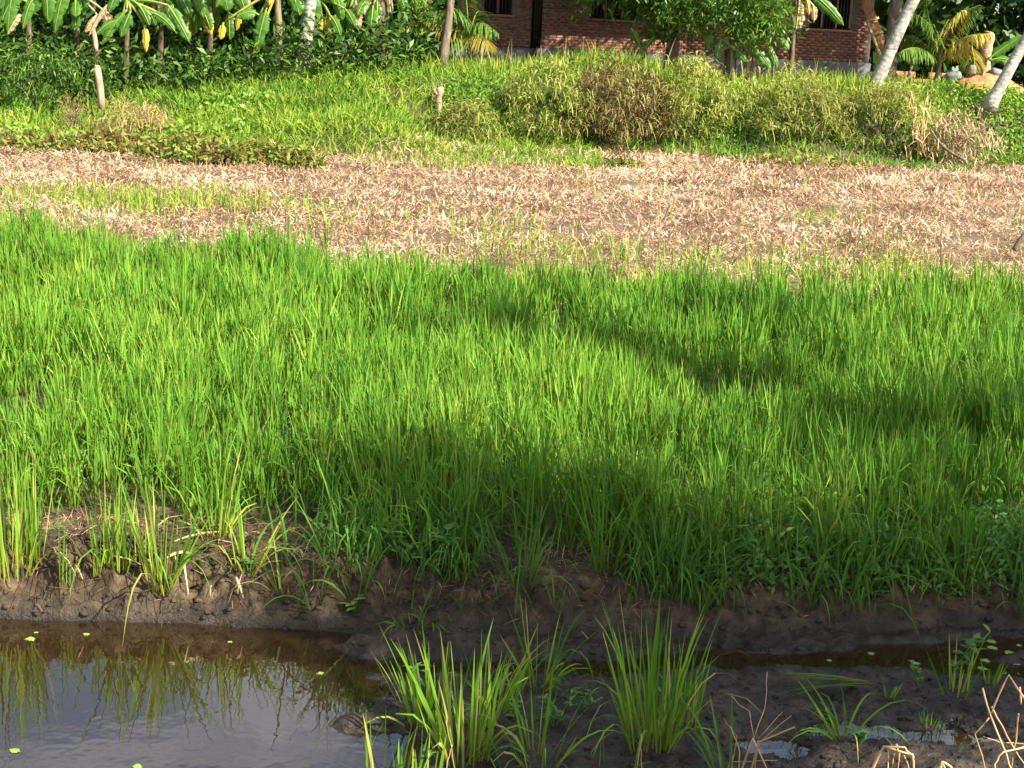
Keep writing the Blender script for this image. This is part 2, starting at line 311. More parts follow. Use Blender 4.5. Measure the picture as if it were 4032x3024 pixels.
def mud_z(x, y):
    yf = interp(x, FOOT)+.06*fbm(x*3, x*0+2, 3)*2; yt = interp(x, TOP)+.12*fbm(x*2.3, x*0, 9); tz = interp(x, TZ)
    rough = fbm(x*7, y*7, 1, 5); fine = fbm(x*22, y*22, 31, 3); rid = .25-np.abs(fbm(x*5.5, y*8, 35, 4))
    shoal = sstep(-1.15, -.35, x+.9*fbm(x*1.5, y*3, 5)+.25*(y-7))
    flat = -.13+shoal*(.165+.07*fbm(x*2.2, y*2.2, 8, 3)*1.2)+rough*.05*(.35+shoal)+fine*.038*(.3+shoal)
    ch = np.exp(-((y-interp(x, CHAN)+.05*np.sin(x*4))/.13)**2)*sstep(-1.3, -1.0, x); flat = flat-ch*.075
    spit = np.exp(-(((x+.55)/.5)**2+((y-7.95)/.12)**2)); flat = flat+spit*.05
    for a, b, c, d in PUD: flat = flat-.085*np.exp(-(((x-a)/c)**2+((y-b)/d)**2)**2)
    s = np.clip((y-yf)/(yt-yf), 0, 1); s_ = s**.8
    prof = sstep(-.12, 1.0, s_)
    lump = fbm(x*4.2, y*3.4, 17, 5)
    left = sstep(-.3, -1.4, x)
    z = flat*(1-sstep(0, .12, s))+np.where(s > 0, prof*tz, 0)*sstep(0, .1, s)
    z = z+np.sin(np.pi*np.clip(s, 0, 1))*(lump*.36*(.55+.45*left)+(rid-.18)*.38*(.5+.5*left)+fine*.12)+sstep(.3, 1, s)*rough*.05
    nb = sstep(6.25, 5.45, y+.12*fbm(x*1.7, y, 21))           # the near bank below the road
    z = z*(1-nb)+nb*(.40+.03*rough)+np.clip(5.5-y, 0, 9)*.37
    return z
XB, ZB = None, None
YBASE = [(-40, 36.5), (-16, 36.5), (-8, 37), (-4, 36.5), (-2.3, 39), (.5, 41.2), (2.4, 42.2), (8.7, 42.4), (13, 44), (17, 45.5), (40, 46)]
WID = [(-40, 9), (-9, 8), (-5, 7.5), (-2, 5), (1, 3.2), (9, 3.0), (14, 2.6), (40, 2.6)]
ZTOP = [(-40, 1.2), (-14, 1.25), (-9.5, 1.45), (-7, 1.95), (-3, 2.15), (0, 2.25), (2, 2.4), (4, 2.35), (6.5, 2.05), (9, 2.25), (11, 2.2), (14, 2.15), (40, 2.2)]
def ground_z(x, y):
    yb = interp(x, YBASE); s = (y-yb)/interp(x, WID); zt = interp(x, ZTOP)
    low = .36+.03*fbm(x*.7, y*.7, 40)+.02*fbm(x*2.5, y*2.5, 44)
    z = low+(zt-low)*sstep(0, 1, s)+.22*fbm(x*.55, y*.55, 51, 3)*np.sin(np.pi*np.clip(s, 0, 1))
    # a spur of the slope that runs forward, with a hollow behind it
    z = z+.55*np.exp(-(((x+4.2)/3.0)**2+((y-38.2)/1.3)**2))-.35*np.exp(-(((x+2.9)/1.3)**2+((y-41.2)/1.0)**2))
    z = z+.35*np.exp(-(((x-2.3)/1.6)**2+((y-45.2)/1.0)**2))
    return z
def surf(x, y): return np.where(y < 9.55, mud_z(x, y), ground_z(x, y))
g = Geo()
xs = np.concatenate([np.linspace(-7, -3.3, 50), np.linspace(-3.25, 3.6, 380), np.linspace(3.65, 7, 45)]); ys = np.concatenate([np.linspace(1.5, 6.2, 40), np.linspace(6.215, 9.2, 210), np.linspace(9.25, 9.7, 12)])
X, Y = np.meshgrid(xs, ys); Zm = mud_z(X, Y); Zm = np.where(Y > 9.3, Zm*(1-sstep(9.3, 9.6, Y))+ground_z(X, Y)*sstep(9.3, 9.6, Y), Zm)
grid(g, X, Y, Zm); structure('mud_bank', g, M['mud'])
g = Geo()
xs = np.concatenate([[-2500, -900, -300, -120, -70], np.linspace(-45, 45, 260), [70, 120, 300, 900, 2500]]); ys = np.concatenate([[-2500, -600, -150, -40, -10], np.linspace(0, 9.65, 14), np.linspace(9.9, 60, 210), [70, 100, 200, 600, 2500]])
X, Y = np.meshgrid(xs, ys); Zg = ground_z(X, Y); Zg = np.where(Y < 9.7, np.where((np.abs(X) < 7.2) & (Y > 1.3), -.6, np.where(Y < 4.5, 1.2, .1)), Zg); Zg = np.where(Y <= 1.0, 1.85, Zg)
grid(g, X, Y, Zg); structure('ground', g, M['soil'])
g = Geo(); X, Y = np.meshgrid(np.linspace(-7, 7, 3), np.linspace(5.6, 8.95, 3)); grid(g, X, Y, X*0.0); structure('water', g, M['water'])

# ------------------------------------------------------------------ rice stand (uncountable)
def rice_end(x): return 18.7+.7*sstep(2, 6, x)+1.7*fbm(x*.35, x*0+4, 60, 3)*2+.5*fbm(x*1.3, x*0, 63)
def rice_patch(y0, y1, dens, S, wd, blades, mat_geo):
    hw = .345*y1+1.6; n = int((y1-y0)*2*hw*dens)
    x = rng.uniform(-hw, hw, n); y = rng.uniform(y0, y1, n)
    keep = (np.abs(x) < .345*y+1.5)
    edge = interp(x, TOP)+.10-.26*sstep(-1.3, -.6, x)+.25*vnoise(x*1.7, x*0, 70)
    keep &= (y > edge) & (rng.random(n) < sstep(0, .35, y-edge)*.8+.25)
    re = rice_end(x); keep &= rng.random(n) < (1-sstep(-1.2, .5, y-re))
    hole = fbm(x*.55, y*.4, 77, 3); keep &= rng.random(n) < 1-.6*sstep(.18, .28, hole)
    x, y, hole = x[keep], y[keep], hole[keep]; n = len(x)
    tuft = vnoise(x*2.6, y*1.9, 83); keep2 = rng.random(n) < .45+1.1*tuft; x, y, hole, tuft = x[keep2], y[keep2], hole[keep2], tuft[keep2]; n = len(x)
    h = (.30+.32*tuft+.10*rng.normal(0, 1, n)+.45*fbm(x*.8, y*.8, 81, 3))*(1-.3*sstep(.08, .2, hole)); h = np.clip(h, .22, .85)
    bx = np.repeat(x, blades); by = np.repeat(y, blades); bh = np.repeat(h, blades); N = len(bx)
    r = rng.random(N)**.5*.045; a = rng.uniform(0, 2*math.pi, N); bx = bx+r*np.cos(a); by = by+r*np.sin(a)
    az = a+rng.normal(0, .7, N); lean = np.abs(rng.normal(.11, .15, N)); bend = np.where(rng.random(N) < .10+.32*(1-sstep(8.9, 10.2, by)), rng.uniform(.8, 2.2, N), rng.uniform(.0, .45, N))
    up = np.where(rng.random(N) < .62, rng.uniform(.25, .68, N), -.03)          # most leaves leave the culm part way up
    L = np.where(up > 0, bh*(1-up)*rng.uniform(.55, 1.25, N)+.03, bh*rng.uniform(.6, 1.15, N)); L = np.where(bend > .8, L*1.1, L); lean = np.where(up > 0, lean*1.05+.02, lean)
    P = np.stack([bx-.05*up*bh, by, surf(bx, by)+up*bh], 1)
    # the whole stand leans a little to the left, as the breeze has set it
    D = dirs(az, lean)+np.array([-.05, 0, 0])
    tgt = nrm(np.stack([np.cos(az), np.sin(az), np.zeros(N)], 1)); Dd = D+tgt*(bend*.10)[:, None]
    tone = np.clip(np.repeat(rng.uniform(.2, .8, n)+.5*fbm(x*.7, y*.7, 85, 3), blades)+rng.normal(0, .2, N), 0, 1)
    strips(mat_geo, P, Dd, L, wd*rng.uniform(.7, 1.3, N), bend, S, 'grass', rr=tone)
g = Geo()
rice_patch(8.4, 10.5, 80, 4, .0098, 17, g); rice_patch(10.5, 13.5, 66, 3, .0112, 17, g); rice_patch(13.5, 16.5, 56, 3, .0135, 16, g); rice_patch(16.5, 20.5, 50, 2, .016, 14, g)
stuff('rice_stand', g, M['rice'], 'dense stand of bright green young rice filling the paddy', 'rice')

# ------------------------------------------------------------------ dead water-plant litter on the field behind (uncountable)
def in_view(x, y, m=2.0): return np.abs(x) < .345*y+m
def litter(y0, y1, dens, Lm, Wm, S):
    hw = .345*y1+2; n = int((y1-y0)*2*hw*dens); x = rng.uniform(-hw, hw, n); y = rng.uniform(y0, y1, n)
    k = in_view(x, y) & (y < interp(x, YBASE)+.15) & (y > rice_end(x)-1.6)
    gap = fbm(x*.9, y*.7, 95, 3); k &= rng.random(n) < 1-.85*sstep(.16, .24, gap)
    x, y = x[k], y[k]; n = len(x); heap = .13*np.clip(fbm(x*1.1, y*.8, 97, 3)*3+.5, 0, 1.3)
    P = np.stack([x, y, surf(x, y)+heap*rng.uniform(.2, 1.3, n)], 1); az = rng.uniform(0, 2*math.pi, n)
    lean = np.clip(rng.normal(1.15, .4, n), .15, 1.7); D = dirs(az, lean)
    dk = fbm(x*1.9, y*1.2, 197, 3); tone = np.clip(.47+.9*fbm(x*.8, y*.5, 99, 3)+rng.normal(0, .28, n)-.7*sstep(.12, .22, dk), 0, 1)
    strips(g, P, D, Lm*rng.uniform(.5, 1.3, n), Wm*rng.uniform(.6, 1.3, n), rng.uniform(-.4, 1.6, n), S, 'straw', rr=tone, twist=.8)
g = Geo(); litter(17, 24, 380, .125, .016, 3); litter(24, 33, 250, .15, .022, 2); litter(33, 44.5, 165, .19, .029, 2)
stuff('leaf_litter', g, M['straw'], 'mat of dead pinkish tan water plants covering the field behind the rice', 'dead plants')

def scatter(n, x0, x1, y0, y1, fn):
    x = rng.uniform(x0, x1, n); y = rng.uniform(y0, y1, n); k = in_view(x, y) & (rng.random(n) < fn(x, y)); return x[k], y[k]
def blades(g, x, y, h, wd, lean=.35, bend=.9, S=3, rr=None, dz=0.0):
    n = len(x); P = np.stack([x, y, surf(x, y)-.03+dz], 1); D = dirs(rng.uniform(0, 2*math.pi, n), np.abs(rng.normal(lean, .25, n)))
    strips(g, P, D, h*rng.uniform(.5, 1.25, n), wd*rng.uniform(.7, 1.3, n), rng.uniform(0, bend, n), S, 'grass', rr=rr)
def blob(x, y, cx, cy, rx, ry): return np.exp(-(((x-cx)/rx)**2+((y-cy)/ry)**2))
def leaves(g, P, L, W, bias=(0, 0, .3), droop=.5, S=2, rr=None):
    n = len(P); D = rdirs(n, bias); side = nrm(np.cross(D, rdirs(n, (0, 0, 1.5))))
    strips(g, P, D, L*rng.uniform(.6, 1.3, n), W*rng.uniform(.7, 1.3, n), droop, S, 'leaf', side=side, rr=rr)

# green shoots coming up through the litter, thickest next to the rice
g = Geo()
def f(x, y): return .7*np.exp(-np.clip(y-rice_end(x), 0, 9)/2.4)*(.12+sstep(-.02, .16, fbm(x*.7, y*.6, 103, 3)))+.5*blob(x, y, -6.2, 25.5, 2, 1.2)+.35*blob(x, y, 5.3, 27.5, .5, .5)+.4*blob(x, y, -2, 35.5, 1.5, 1.0)+.25*blob(x, y, 9.5, 27, .4, .8)
x, y = scatter(190000, -15, 15, 17.5, 37, f); blades(g, x, y, .36, .017, .25, .8)
stuff('green_shoots', g, M['grass'], 'scattered green grass shoots pushing up through the dead litter', 'grass')

# tall grass over the far bank (uncountable)
g = Geo()
def f(x, y):
    s = (y-interp(x, YBASE))/interp(x, WID); d = sstep(-.06, .10, s+.12*fbm(x*.8, y*.8, 110))
    return d*np.where(y < 49.6, 1, .2)
x, y = scatter(76000, -20, 20, 35, 50, f); s = (y-interp(x, YBASE))/interp(x, WID)
tone = np.clip(.30+1.1*fbm(x*.6, y*.6, 113, 3)+rng.normal(0, .2, len(x))+.25*np.exp(-((s-.15)/.2)**2)*(x < 3), 0, 1)
blades(g, x, y, .42+.18*fbm(x*.9, y*.9, 116)*2, .034, .45, 1.2, 3, rr=tone)
x, y = scatter(9000, -6, 13, 44.6, 48.5, lambda x, y: np.where(x > -3, .8, .5)); blades(g, x, y, .62, .032, .3, 1.0, 4)
x, y = scatter(15000, -9, 2, 36.5, 43, lambda x, y: .8+0*x); blades(g, x, y, .34, .03, .6, 1.3, 3, rr=np.clip(rng.normal(.42, .22, len(x))+.9*fbm(x*.9, y*.9, 177, 3), 0, 1))
stuff('bank_grass', g, M['grass'], 'tall yellow green grass growing all over the far bank', 'grass')

# seed stalks and stems poking out of the bank top
g = Geo(); x, y = scatter(420, -8, 11, 45, 48.5, lambda x, y: .5+0*x); blades(g, x, y, 1.0, .028, .2, .5, 4, rr=rng.uniform(.7, 1, len(x)))
stuff('seed_stalks', g, M['shrub_red'], 'thin brown seed stalks standing above the grass on the bank', 'stalks')

# leafy vines spilling over the bank, right of the brown bushes
def cover(name, mat, label, n, regs, hgt, L, W, cat='creeper'):
    g = Geo(); tot = sum(r[5] for r in regs)
    for cx, cy, rx, ry, hh, wgt in regs:
        m_ = int(n*wgt/tot); a = rng.uniform(0, 2*math.pi, m_); r = np.sqrt(rng.random(m_)); x = cx+rx*r*np.cos(a); y = cy+ry*r*np.sin(a)
        top = hh*np.sqrt(np.clip(1-r**2, 0, 1))*(.75+.9*fbm(x*1.6, y*1.6, 120, 3)); z = surf(x, y)+np.maximum(top, .03)*rng.uniform(.45, 1.06, m_)
        tone = np.clip(.5+.8*fbm(x*1.3+z, y*1.3, 123, 3)+rng.normal(0, .2, m_), 0, 1)
        leaves(g, np.stack([x, y, z], 1), L, W, (0, -.5, .5), .5, 2, rr=tone)
    return stuff(name, g, M[mat], label, cat)
cover('vine_cover', 'vine', 'bright green leafy vines trailing over the right end of the far bank', 9000,
      [(13.6, 46.0, 2.6, 1.7, .75, 3), (11.6, 45.2, 1.8, 1.4, .5, 1.5), (16, 46.5, 2.6, 1.6, .9, 2), (5.6, 44.2, 1.2, 1.5, .5, 1), (6.8, 46.2, 1.4, .8, .3, 1), (-1.2, 42.6, 1.2, 1.0, .4, .7)], 0, .12, .085)
cover('broadleaf_creeper', 'vine', 'low round-leaved bright green creeper at the left foot of the bank', 6000,
      [(-12.8, 37.6, 2.6, .9, .35, 2), (-10.4, 37.4, 1.4, .8, .35, 1), (-8.4, 38.6, 2.0, 1.3, .4, 1.5), (-7.6, 41.2, 1.6, 1.0, .35, .8), (-14.5, 37.5, 2.5, 1, .35, 1)], 0, .15, .12)
cover('dying_creeper', 'dying', 'withering brown and green broad-leaved plants edging the dead field on the left', 9500,
      [(-12.5, 35.9, 2.8, 1.0, .4, 2), (-9.4, 35.0, 2.0, 1.0, .6, 2), (-7.3, 34.2, 1.6, .8, .65, 2), (-5.9, 33.6, 1.0, .55, .65, 1.2), (-4.9, 33.4, .7, .45, .55, .6), (6.6, 40.6, 1.1, .8, .3, 1), (2.4, 37.5, .5, .4, .25, .3), (8.0, 41.2, 1.4, .5, .25, .6)], 0, .20, .075)
g = Geo(); x, y = scatter(6000, 7, 13, 41.2, 43.4, lambda x, y: blob(x, y, 9.8, 42.1, 1.8, .5)); blades(g, x, y, .30, .035, .5, 1.0, 2, rr=rng.uniform(0, .35, len(x)))
stuff('bright_grass', g, M['vine'], 'strip of fresh bright green grass at the foot of the bank on the right', 'grass')

# bushes that bulge out of the bank, each a thing
def bush(cx, cy, rx, ry, hh, n, mat, label, L=.16, W=.035, group=None, name='bush', lo=None, tone0=.45):
    z0 = float(surf(np.array([cx]), np.array([cy]))[0]) if lo is None else lo; b = np.array([cx, cy, z0]); t = thing(name, label, 'bush', b, group)
    g = Geo(); m_ = max(60, n//45); cc = rdirs(m_, (0, -.25, .25))*np.array([rx, ry, hh])*rng.uniform(.62, 1.0, (m_, 1))**.6
    cc[:, 2] = np.abs(cc[:, 2]); per = n//m_; P = np.repeat(cc, per, 0)+rng.normal(0, .13, (m_*per, 3)); P[:, 2] = np.maximum(P[:, 2], .02)
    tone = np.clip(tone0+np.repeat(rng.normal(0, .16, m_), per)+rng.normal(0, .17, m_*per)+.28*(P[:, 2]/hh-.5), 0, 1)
    gz = surf(P[:, 0]+b[0], P[:, 1]+b[1])-b[2]; P[:, 2] = np.maximum(P[:, 2], gz+.03)
    leaves(g, P+b, L, W, (0, -.4, .1), .8, 3, rr=tone)
    if n > 1200:
        k = rng.integers(0, len(P), n//7); strips(g, P[k]+b, rdirs(len(k), (0, -.7, .5)), rng.uniform(.25, .6, len(k)), .022, rng.uniform(1, 2.5, len(k)), 4, 'straw', rr=np.clip(rng.normal(.72, .2, len(k)), 0, 1))
    part('foliage', g, M[mat], t)
    g = Geo()
    for k in range(7):
        e = cc[rng.integers(m_)]*.9; tube(g, bez(b+[e[0]*.2, e[1]*.2, -.1], b+[e[0]*.3, e[1]*.3, e[2]*.7], b+e, 6), np.linspace(.025, .01, 6), 5)
    part('stem', g, M['bark'], t); return t
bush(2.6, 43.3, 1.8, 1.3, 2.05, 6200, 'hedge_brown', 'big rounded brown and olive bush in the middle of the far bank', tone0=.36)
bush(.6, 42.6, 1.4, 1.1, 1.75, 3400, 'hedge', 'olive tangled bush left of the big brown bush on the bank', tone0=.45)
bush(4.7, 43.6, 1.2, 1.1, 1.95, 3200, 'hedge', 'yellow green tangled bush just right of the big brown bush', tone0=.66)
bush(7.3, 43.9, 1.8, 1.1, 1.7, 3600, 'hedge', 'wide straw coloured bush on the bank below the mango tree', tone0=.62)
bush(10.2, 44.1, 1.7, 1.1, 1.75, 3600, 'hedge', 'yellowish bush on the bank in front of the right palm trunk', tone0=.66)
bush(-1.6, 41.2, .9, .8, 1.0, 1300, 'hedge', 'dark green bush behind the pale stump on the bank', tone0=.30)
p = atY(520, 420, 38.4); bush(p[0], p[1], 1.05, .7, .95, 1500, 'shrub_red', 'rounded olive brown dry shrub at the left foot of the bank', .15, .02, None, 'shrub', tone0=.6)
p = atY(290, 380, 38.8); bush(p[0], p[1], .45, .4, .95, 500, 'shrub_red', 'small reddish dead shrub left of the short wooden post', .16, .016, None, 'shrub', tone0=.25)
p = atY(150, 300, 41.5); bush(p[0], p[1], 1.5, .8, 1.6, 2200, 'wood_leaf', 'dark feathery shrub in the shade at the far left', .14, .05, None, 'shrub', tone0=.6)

# ------------------------------------------------------------------ trunks, palms, bananas
def trunk_geo(pts, r0, r1, n=10, flare=0.0, wob=.0):
    g = Geo(); pts = np.asarray(pts, float); k = len(pts); r = np.linspace(r0, r1, k); r = r*(1+flare*np.exp(-np.arange(k)/1.2)); r = r*(1+wob*rng.normal(0, 1, k)); tube(g, pts, r, n); return g
def frond(g, p0, p1, p2, n=46, ll=.75, wd=.035, rr=None, hang=1.2):
    c = bez(p0, p1, p2, n); tube(g, c, np.linspace(.03, .006, n), 5, rr=.95)
    tg = nrm(np.gradient(c, axis=0)); sd = nrm(np.cross(tg, [0, 0, 1.0])+1e-6); t = np.linspace(0, 1, n); k = t > .16
    ln = ll*np.sin(np.pi*np.clip(t, .05, .97))**.55
    for s in (-1, 1):
        D = sd*s+tg*.55+np.array([0, 0, -.15]); strips(g, c[k], D[k]+rng.normal(0, .12, (k.sum(), 3)), ln[k], wd, hang*rng.uniform(.5, 1.4, k.sum()), 4, 'frond', side=nrm(np.cross(D[k], [0, .5, 1.0])), rr=rr)
CROWN = None
def palm(base, top, label, r0=.19, r1=.12, mid=None, flare=.5):
    global CROWN
    base = np.asarray(base, float); top = np.asarray(top, float); t = thing('coconut_palm', label, 'palm tree', base, 'coconut palms')
    mid = (base+top)/2 if mid is None else mid
    part('trunk', trunk_geo(bez(base-[0, 0, .4], mid, top, 26), r0, r1, 12, flare, .012), M['coco'], t, smooth=True)
    if CROWN is None:
        CROWN = []
        for k in range(11):
            g = Geo(); a = k*2.4; up = .9-1.3*(k/11); d = np.array([math.cos(a), math.sin(a), 0]); frond(g, np.zeros(3), d*1.6+[0, 0, 1.1*up+.5], d*3.9+[0, 0, up*2-1.2], 30, .8, .05)
            CROWN.append(g.mesh('frond', M['frond']))
    for me in CROWN: place('frond', me, t, top)
palm(atY(1190, 260, 46), atY(1190, 260, 46)+[1.6, -.3, 9.5], 'grey coconut palm trunk left of the banana thicket and brick house', .20, .14, atY(1190, 260, 46)+[.25, 0, 3.5])
b = atY(3432, 335, 46.2); palm(b, b+[4.6, .5, 9.5], 'pale coconut palm leaning right beside the corner of the brick house', .19, .13, b+[1.25, 0, 4.0])
b = atY(3895, 380, 45.6); palm(b, b+[4.6, .3, 8.5], 'leaning coconut palm trunk at the right edge beside the red soil heap', .17, .12, b+[1.5, 0, 3.4])
# cut palm stump behind the red soil
b = atY(3868, 310, 50.5); t = thing('cut_trunk', 'brown cut-off palm trunk standing behind the red soil heap', 'tree stump', b)
g = Geo(); top = atY(3893, 132, 50.5); k = np.linspace(0, 1, 14)[:, None]; tube(g, (b-[0, 0, .8])*(1-k)+top*k, .19+.025*np.sin(np.arange(14)*2.2), 10); part('trunk', g, barkmat('cut_palm_bark', (.16, .09, .05), (.40, .26, .15), (.58, .42, .28), (6, 6, 12), rings=2.2), t, smooth=True)
g = Geo(); tube(g, [top+[0, 0, .004], top+[.01, 0, .06]], [.17, .13], 10); part('cut_face', g, M['wood'], t)

def young_palm(base, fr, label):
    base = np.asarray(base, float); t = thing('young_palm', label, 'palm tree', base, 'young coconut palms')
    g = Geo(); tube(g, bez(base-[0, 0, .3], base+[0, 0, .3], base+[.02, 0, .55], 6), np.linspace(.12, .06, 6), 8); part('trunk', g, M['pseudo'], t, smooth=True)
    for c1, c2, dy, mt, n in fr:
        e = atY(*c2, base[1]+dy); c = atY(*c1, base[1]+dy*.5); g = Geo(); frond(g, base+[0, 0, .5], c, e, n+10, .8, .038, hang=1.5); part('frond', g, M[mt], t)
b = atY(1845, 240, 47.3)
young_palm(b, [((1800, 60), (1560, 90), -.6, 'frond_y', 40), ((1760, 0), (1640, 40), -.4, 'frond', 36), ((1850, 30), (1960, 130), -.6, 'frond', 40), ((1800, -20), (1755, 50), -.8, 'frond', 34), ((1870, 0), (1900, 60), .5, 'frond', 36), ((1810, 110), (1700, 190), -.9, 'frond', 36), ((1860, 90), (1940, 190), -1.0, 'frond_y', 36), ((1840, 20), (1830, -60), .2, 'frond', 36)], 'small feathery coconut palm left of the brick house')
b = atY(3690, 320, 48.2)
young_palm(b, [((3760, 120), (3900, 135), -.8, 'frond_y', 44), ((3850, 100), (3835, 280), -1.2, 'frond_y', 40), ((3620, 150), (3540, 210), -.7, 'frond', 40), ((3700, 60), (3560, 45), -.3, 'frond', 46), ((3700, 60), (3860, 20), .3, 'frond', 46), ((3740, 40), (3800, 40), -.4, 'frond_y', 40), ((3650, 60), (3640, -40), .2, 'frond', 40), ((3600, 90), (3540, 160), .6, 'frond', 40)], 'young coconut palm with a drooping yellow frond on the right')

def banana_leaf(g, p0, p2, wid, lift=.35, nrmv=(-.15, -.9, .45), tear=.35, seg=16):
    p0 = np.asarray(p0, float); p2 = np.asarray(p2, float); c = bez(p0, (p0+p2)/2+[0, 0, lift*np.linalg.norm(p2-p0)], p2, seg+1); tg = nrm(np.gradient(c, axis=0))
    N = nrm(np.array(nrmv)+rng.normal(0, .12, 3)); sd = nrm(np.cross(tg, N)); nn = nrm(np.cross(sd, tg)); t = np.linspace(0, 1, seg+1)
    w_ = wid*.5*np.interp(t, [0, .1, .2, .5, .85, 1], [.02, .06, .75, 1, .8, .1])
    for s in (-1, 1):
        shr = 1.0
        for k in range(1, seg):
            if rng.random() < tear: shr = rng.uniform(.62, 1.02); gap = .06
            else: gap = .0
            fold = rng.uniform(.15, .5); a0, a1 = c[k], c[k+1]; mid0 = a0+sd[k]*s*w_[k]*.55+nn[k]*w_[k]*.12; mid1 = a1+sd[k+1]*s*w_[k+1]*.55+nn[k+1]*w_[k+1]*.12
            o0 = a0+sd[k]*s*w_[k]*shr-nn[k]*w_[k]*fold+tg[k]*gap*w_[k]; o1 = a1+sd[k+1]*s*w_[k+1]*shr-nn[k+1]*w_[k+1]*fold-tg[k]*gap*w_[k]
            g.add([a0, a1, mid1, mid0, o0, o1], [[0, 1, 2, 3], [3, 2, 5, 4]], t[k], rng.uniform(.05, .7))
    rb = Geo(); tube(rb, c+nn*.012, np.linspace(.035, .008, seg+1), 5, rr=.98); return rb
def banana(label, Y, stem, lv, r=.12, smat='pseudo', group='banana plants'):
    b = atY(*stem[0], Y); t = thing('banana_plant', label, 'banana plant', b, group); g = Geo(); top = atY(*stem[1], Y)
    tube(g, bez(b-[0, 0, .5], (b+top)/2+[.05, 0, 0], top, 9), np.linspace(r*1.25, r*.6, 9), 9); part('stem', g, M[smat], t, smooth=True)
    if Y >= 45.7 and stem[0][0] < 1700:              # older leaves hanging lower round the stem
        sx_ = stem[0][0]
        for k in range(7):
            ax_ = sx_+random.uniform(-110, 110); ay_ = random.uniform(-30, 70); lv = lv+[((ax_, ay_), (ax_+random.uniform(-50, 50), ay_+random.uniform(60, 120)), random.uniform(.3, .5), random.choice([G, G, G, G, YL, BR]), dict(lift=random.uniform(.05, .3), dy=random.uniform(-.9, .3)))]
    for a, e, wd, mt, *o in lv:
        g = Geo(); pet = Geo(); kw = o[0] if o else {}; dy = kw.pop('dy', -.25) if kw else -.25
        A = atY(*a, Y+dy*.5); E_ = atY(*e, Y+dy)
        if np.linalg.norm(A-top) > .15: tube(pet, bez(top, (A+top)/2+[0, 0, .1], A, 6), np.linspace(.05, .03, 6), 5, rr=.97)
        rb = banana_leaf(g, A, E_, wd, **kw); lf = part('leaf', g, M[mt], t); part('midrib', rb, M[mt], lf)
        if pet.n: part('petiole', pet, M[mt], lf)
G, YL, BR = 'banana', 'banana_y', 'banana_b'
banana('banana plant with broad hanging leaves at the far left edge', 44.5, ((110, 300), (110, 10)), [((60, -60), (30, 130), .55, G), ((180, -50), (190, 90), .6, G), ((270, -60), (215, 130), .45, G), ((130, 0), (90, 115), .35, G), ((60, 0), (0, 110), .4, G), ((95, 60), (30, 135), .28, BR)], .10, 'sheath')
banana('bright lit banana plant above the short wooden post', 43.8, ((490, 330), (500, 0)), [((500, 40), (405, 168), .33, G, dict(lift=.12)), ((515, 45), (475, 145), .40, G, dict(lift=.1)), ((545, 20), (588, 100), .38, G, dict(lift=.2)), ((590, 50), (690, 125), .34, G, dict(lift=.25)), ((480, 80), (375, 140), .3, G, dict(lift=.25)), ((450, 0), (350, 140), .22, BR, dict(lift=.2)), ((570, 100), (575, 205), 0.22, YL, dict(lift=.1)), ((660, 20), (745, 165), .42, G, dict(lift=.1)), ((735, 110), (742, 165), 0.15, YL, dict(lift=.05)), ((470, -30), (430, 50), .4, G)], .08, 'sheath')
banana('banana plant with one drooping yellow tipped leaf left of the palm trunk', 45.0, ((1095, 240), (1092, -40)), [((1050, 30), (1010, 200), .52, G, dict(lift=.12)), ((1010, 180), (1003, 212), 0.24, YL, dict(lift=.05)), ((1140, -40), (1180, 60), .5, G, dict(lift=.2)), ((1060, -20), (1060, 20), 0.20, YL), ((1020, 60), (930, 70), .4, G), ((880, 90), (868, 155), 0.24, YL, dict(lift=.1)), ((900, -20), (850, 30), .5, G)], .13)
banana('banana plant with a wide pale leaf right of the palm trunk', 46.6, ((1260, 230), (1260, 0)), [((1240, -20), (1230, 110), .5, G), ((1320, -30), (1345, 85), .45, G), ((1290, -50), (1320, 20), .5, G), ((1200, 20), (1205, 70), .5, G), ((1270, 80), (1255, 130), 0.24, YL)], .085, 'sheath')
banana('thick dark banana stem wrapped in dry sheaths left of the small palm', 46.8, ((1490, 250), (1500, -60)), [((1460, -40), (1440, 80), .3, BR), ((1520, -40), (1540, 70), .25, BR), ((1470, 40), (1465, 150), .2, BR), ((1560, -30), (1600, 60), .45, G)], .30, 'sheath')
banana('second dark banana stem close to the thick sheathed one', 47.2, ((1420, 250), (1410, -60)), [((1400, -40), (1370, 60), .45, G), ((1430, -30), (1450, 40), .3, BR)], .2, 'sheath')
banana('short banana sucker in front of the middle window', 47.0, ((2530, 260), (2530, 190)), [((2525, 190), (2485, 110), .26, G, dict(lift=.05)), ((2540, 190), (2580, 140), .22, G, dict(lift=.05)), ((2535, 190), (2533, 165), .22, G, dict(lift=0.0)), ((2530, 200), (2532, 245), .3, G, dict(lift=.6))], .09)
banana('pale banana stem with a long leaf sloping right under the mango tree', 45.8, ((2885, 320), (2880, 190)), [((2935, 165), (3035, 270), .42, G, dict(lift=.16)), ((2895, 195), (2945, 245), .3, G, dict(lift=.1)), ((3020, 175), (3060, 265), .32, G, dict(lift=.15)), ((3065, 150), (3105, 195), .36, G, dict(lift=.12)), ((3000, 165), (3030, 185), 0.20, YL), ((2840, 155), (2820, 230), .32, G, dict(lift=.12))], .09)
banana('leaning banana stem with dry hanging leaves under the mango tree', 46.2, ((2945, 325), (2965, 150)), [((2950, 200), (2940, 300), .22, BR, dict(lift=.05)), ((2975, 200), (2990, 290), .2, BR, dict(lift=.05)), ((2780, 230), (2775, 300), .34, BR, dict(lift=.4)), ((2800, 120), (2790, 200), .4, G)], .10)
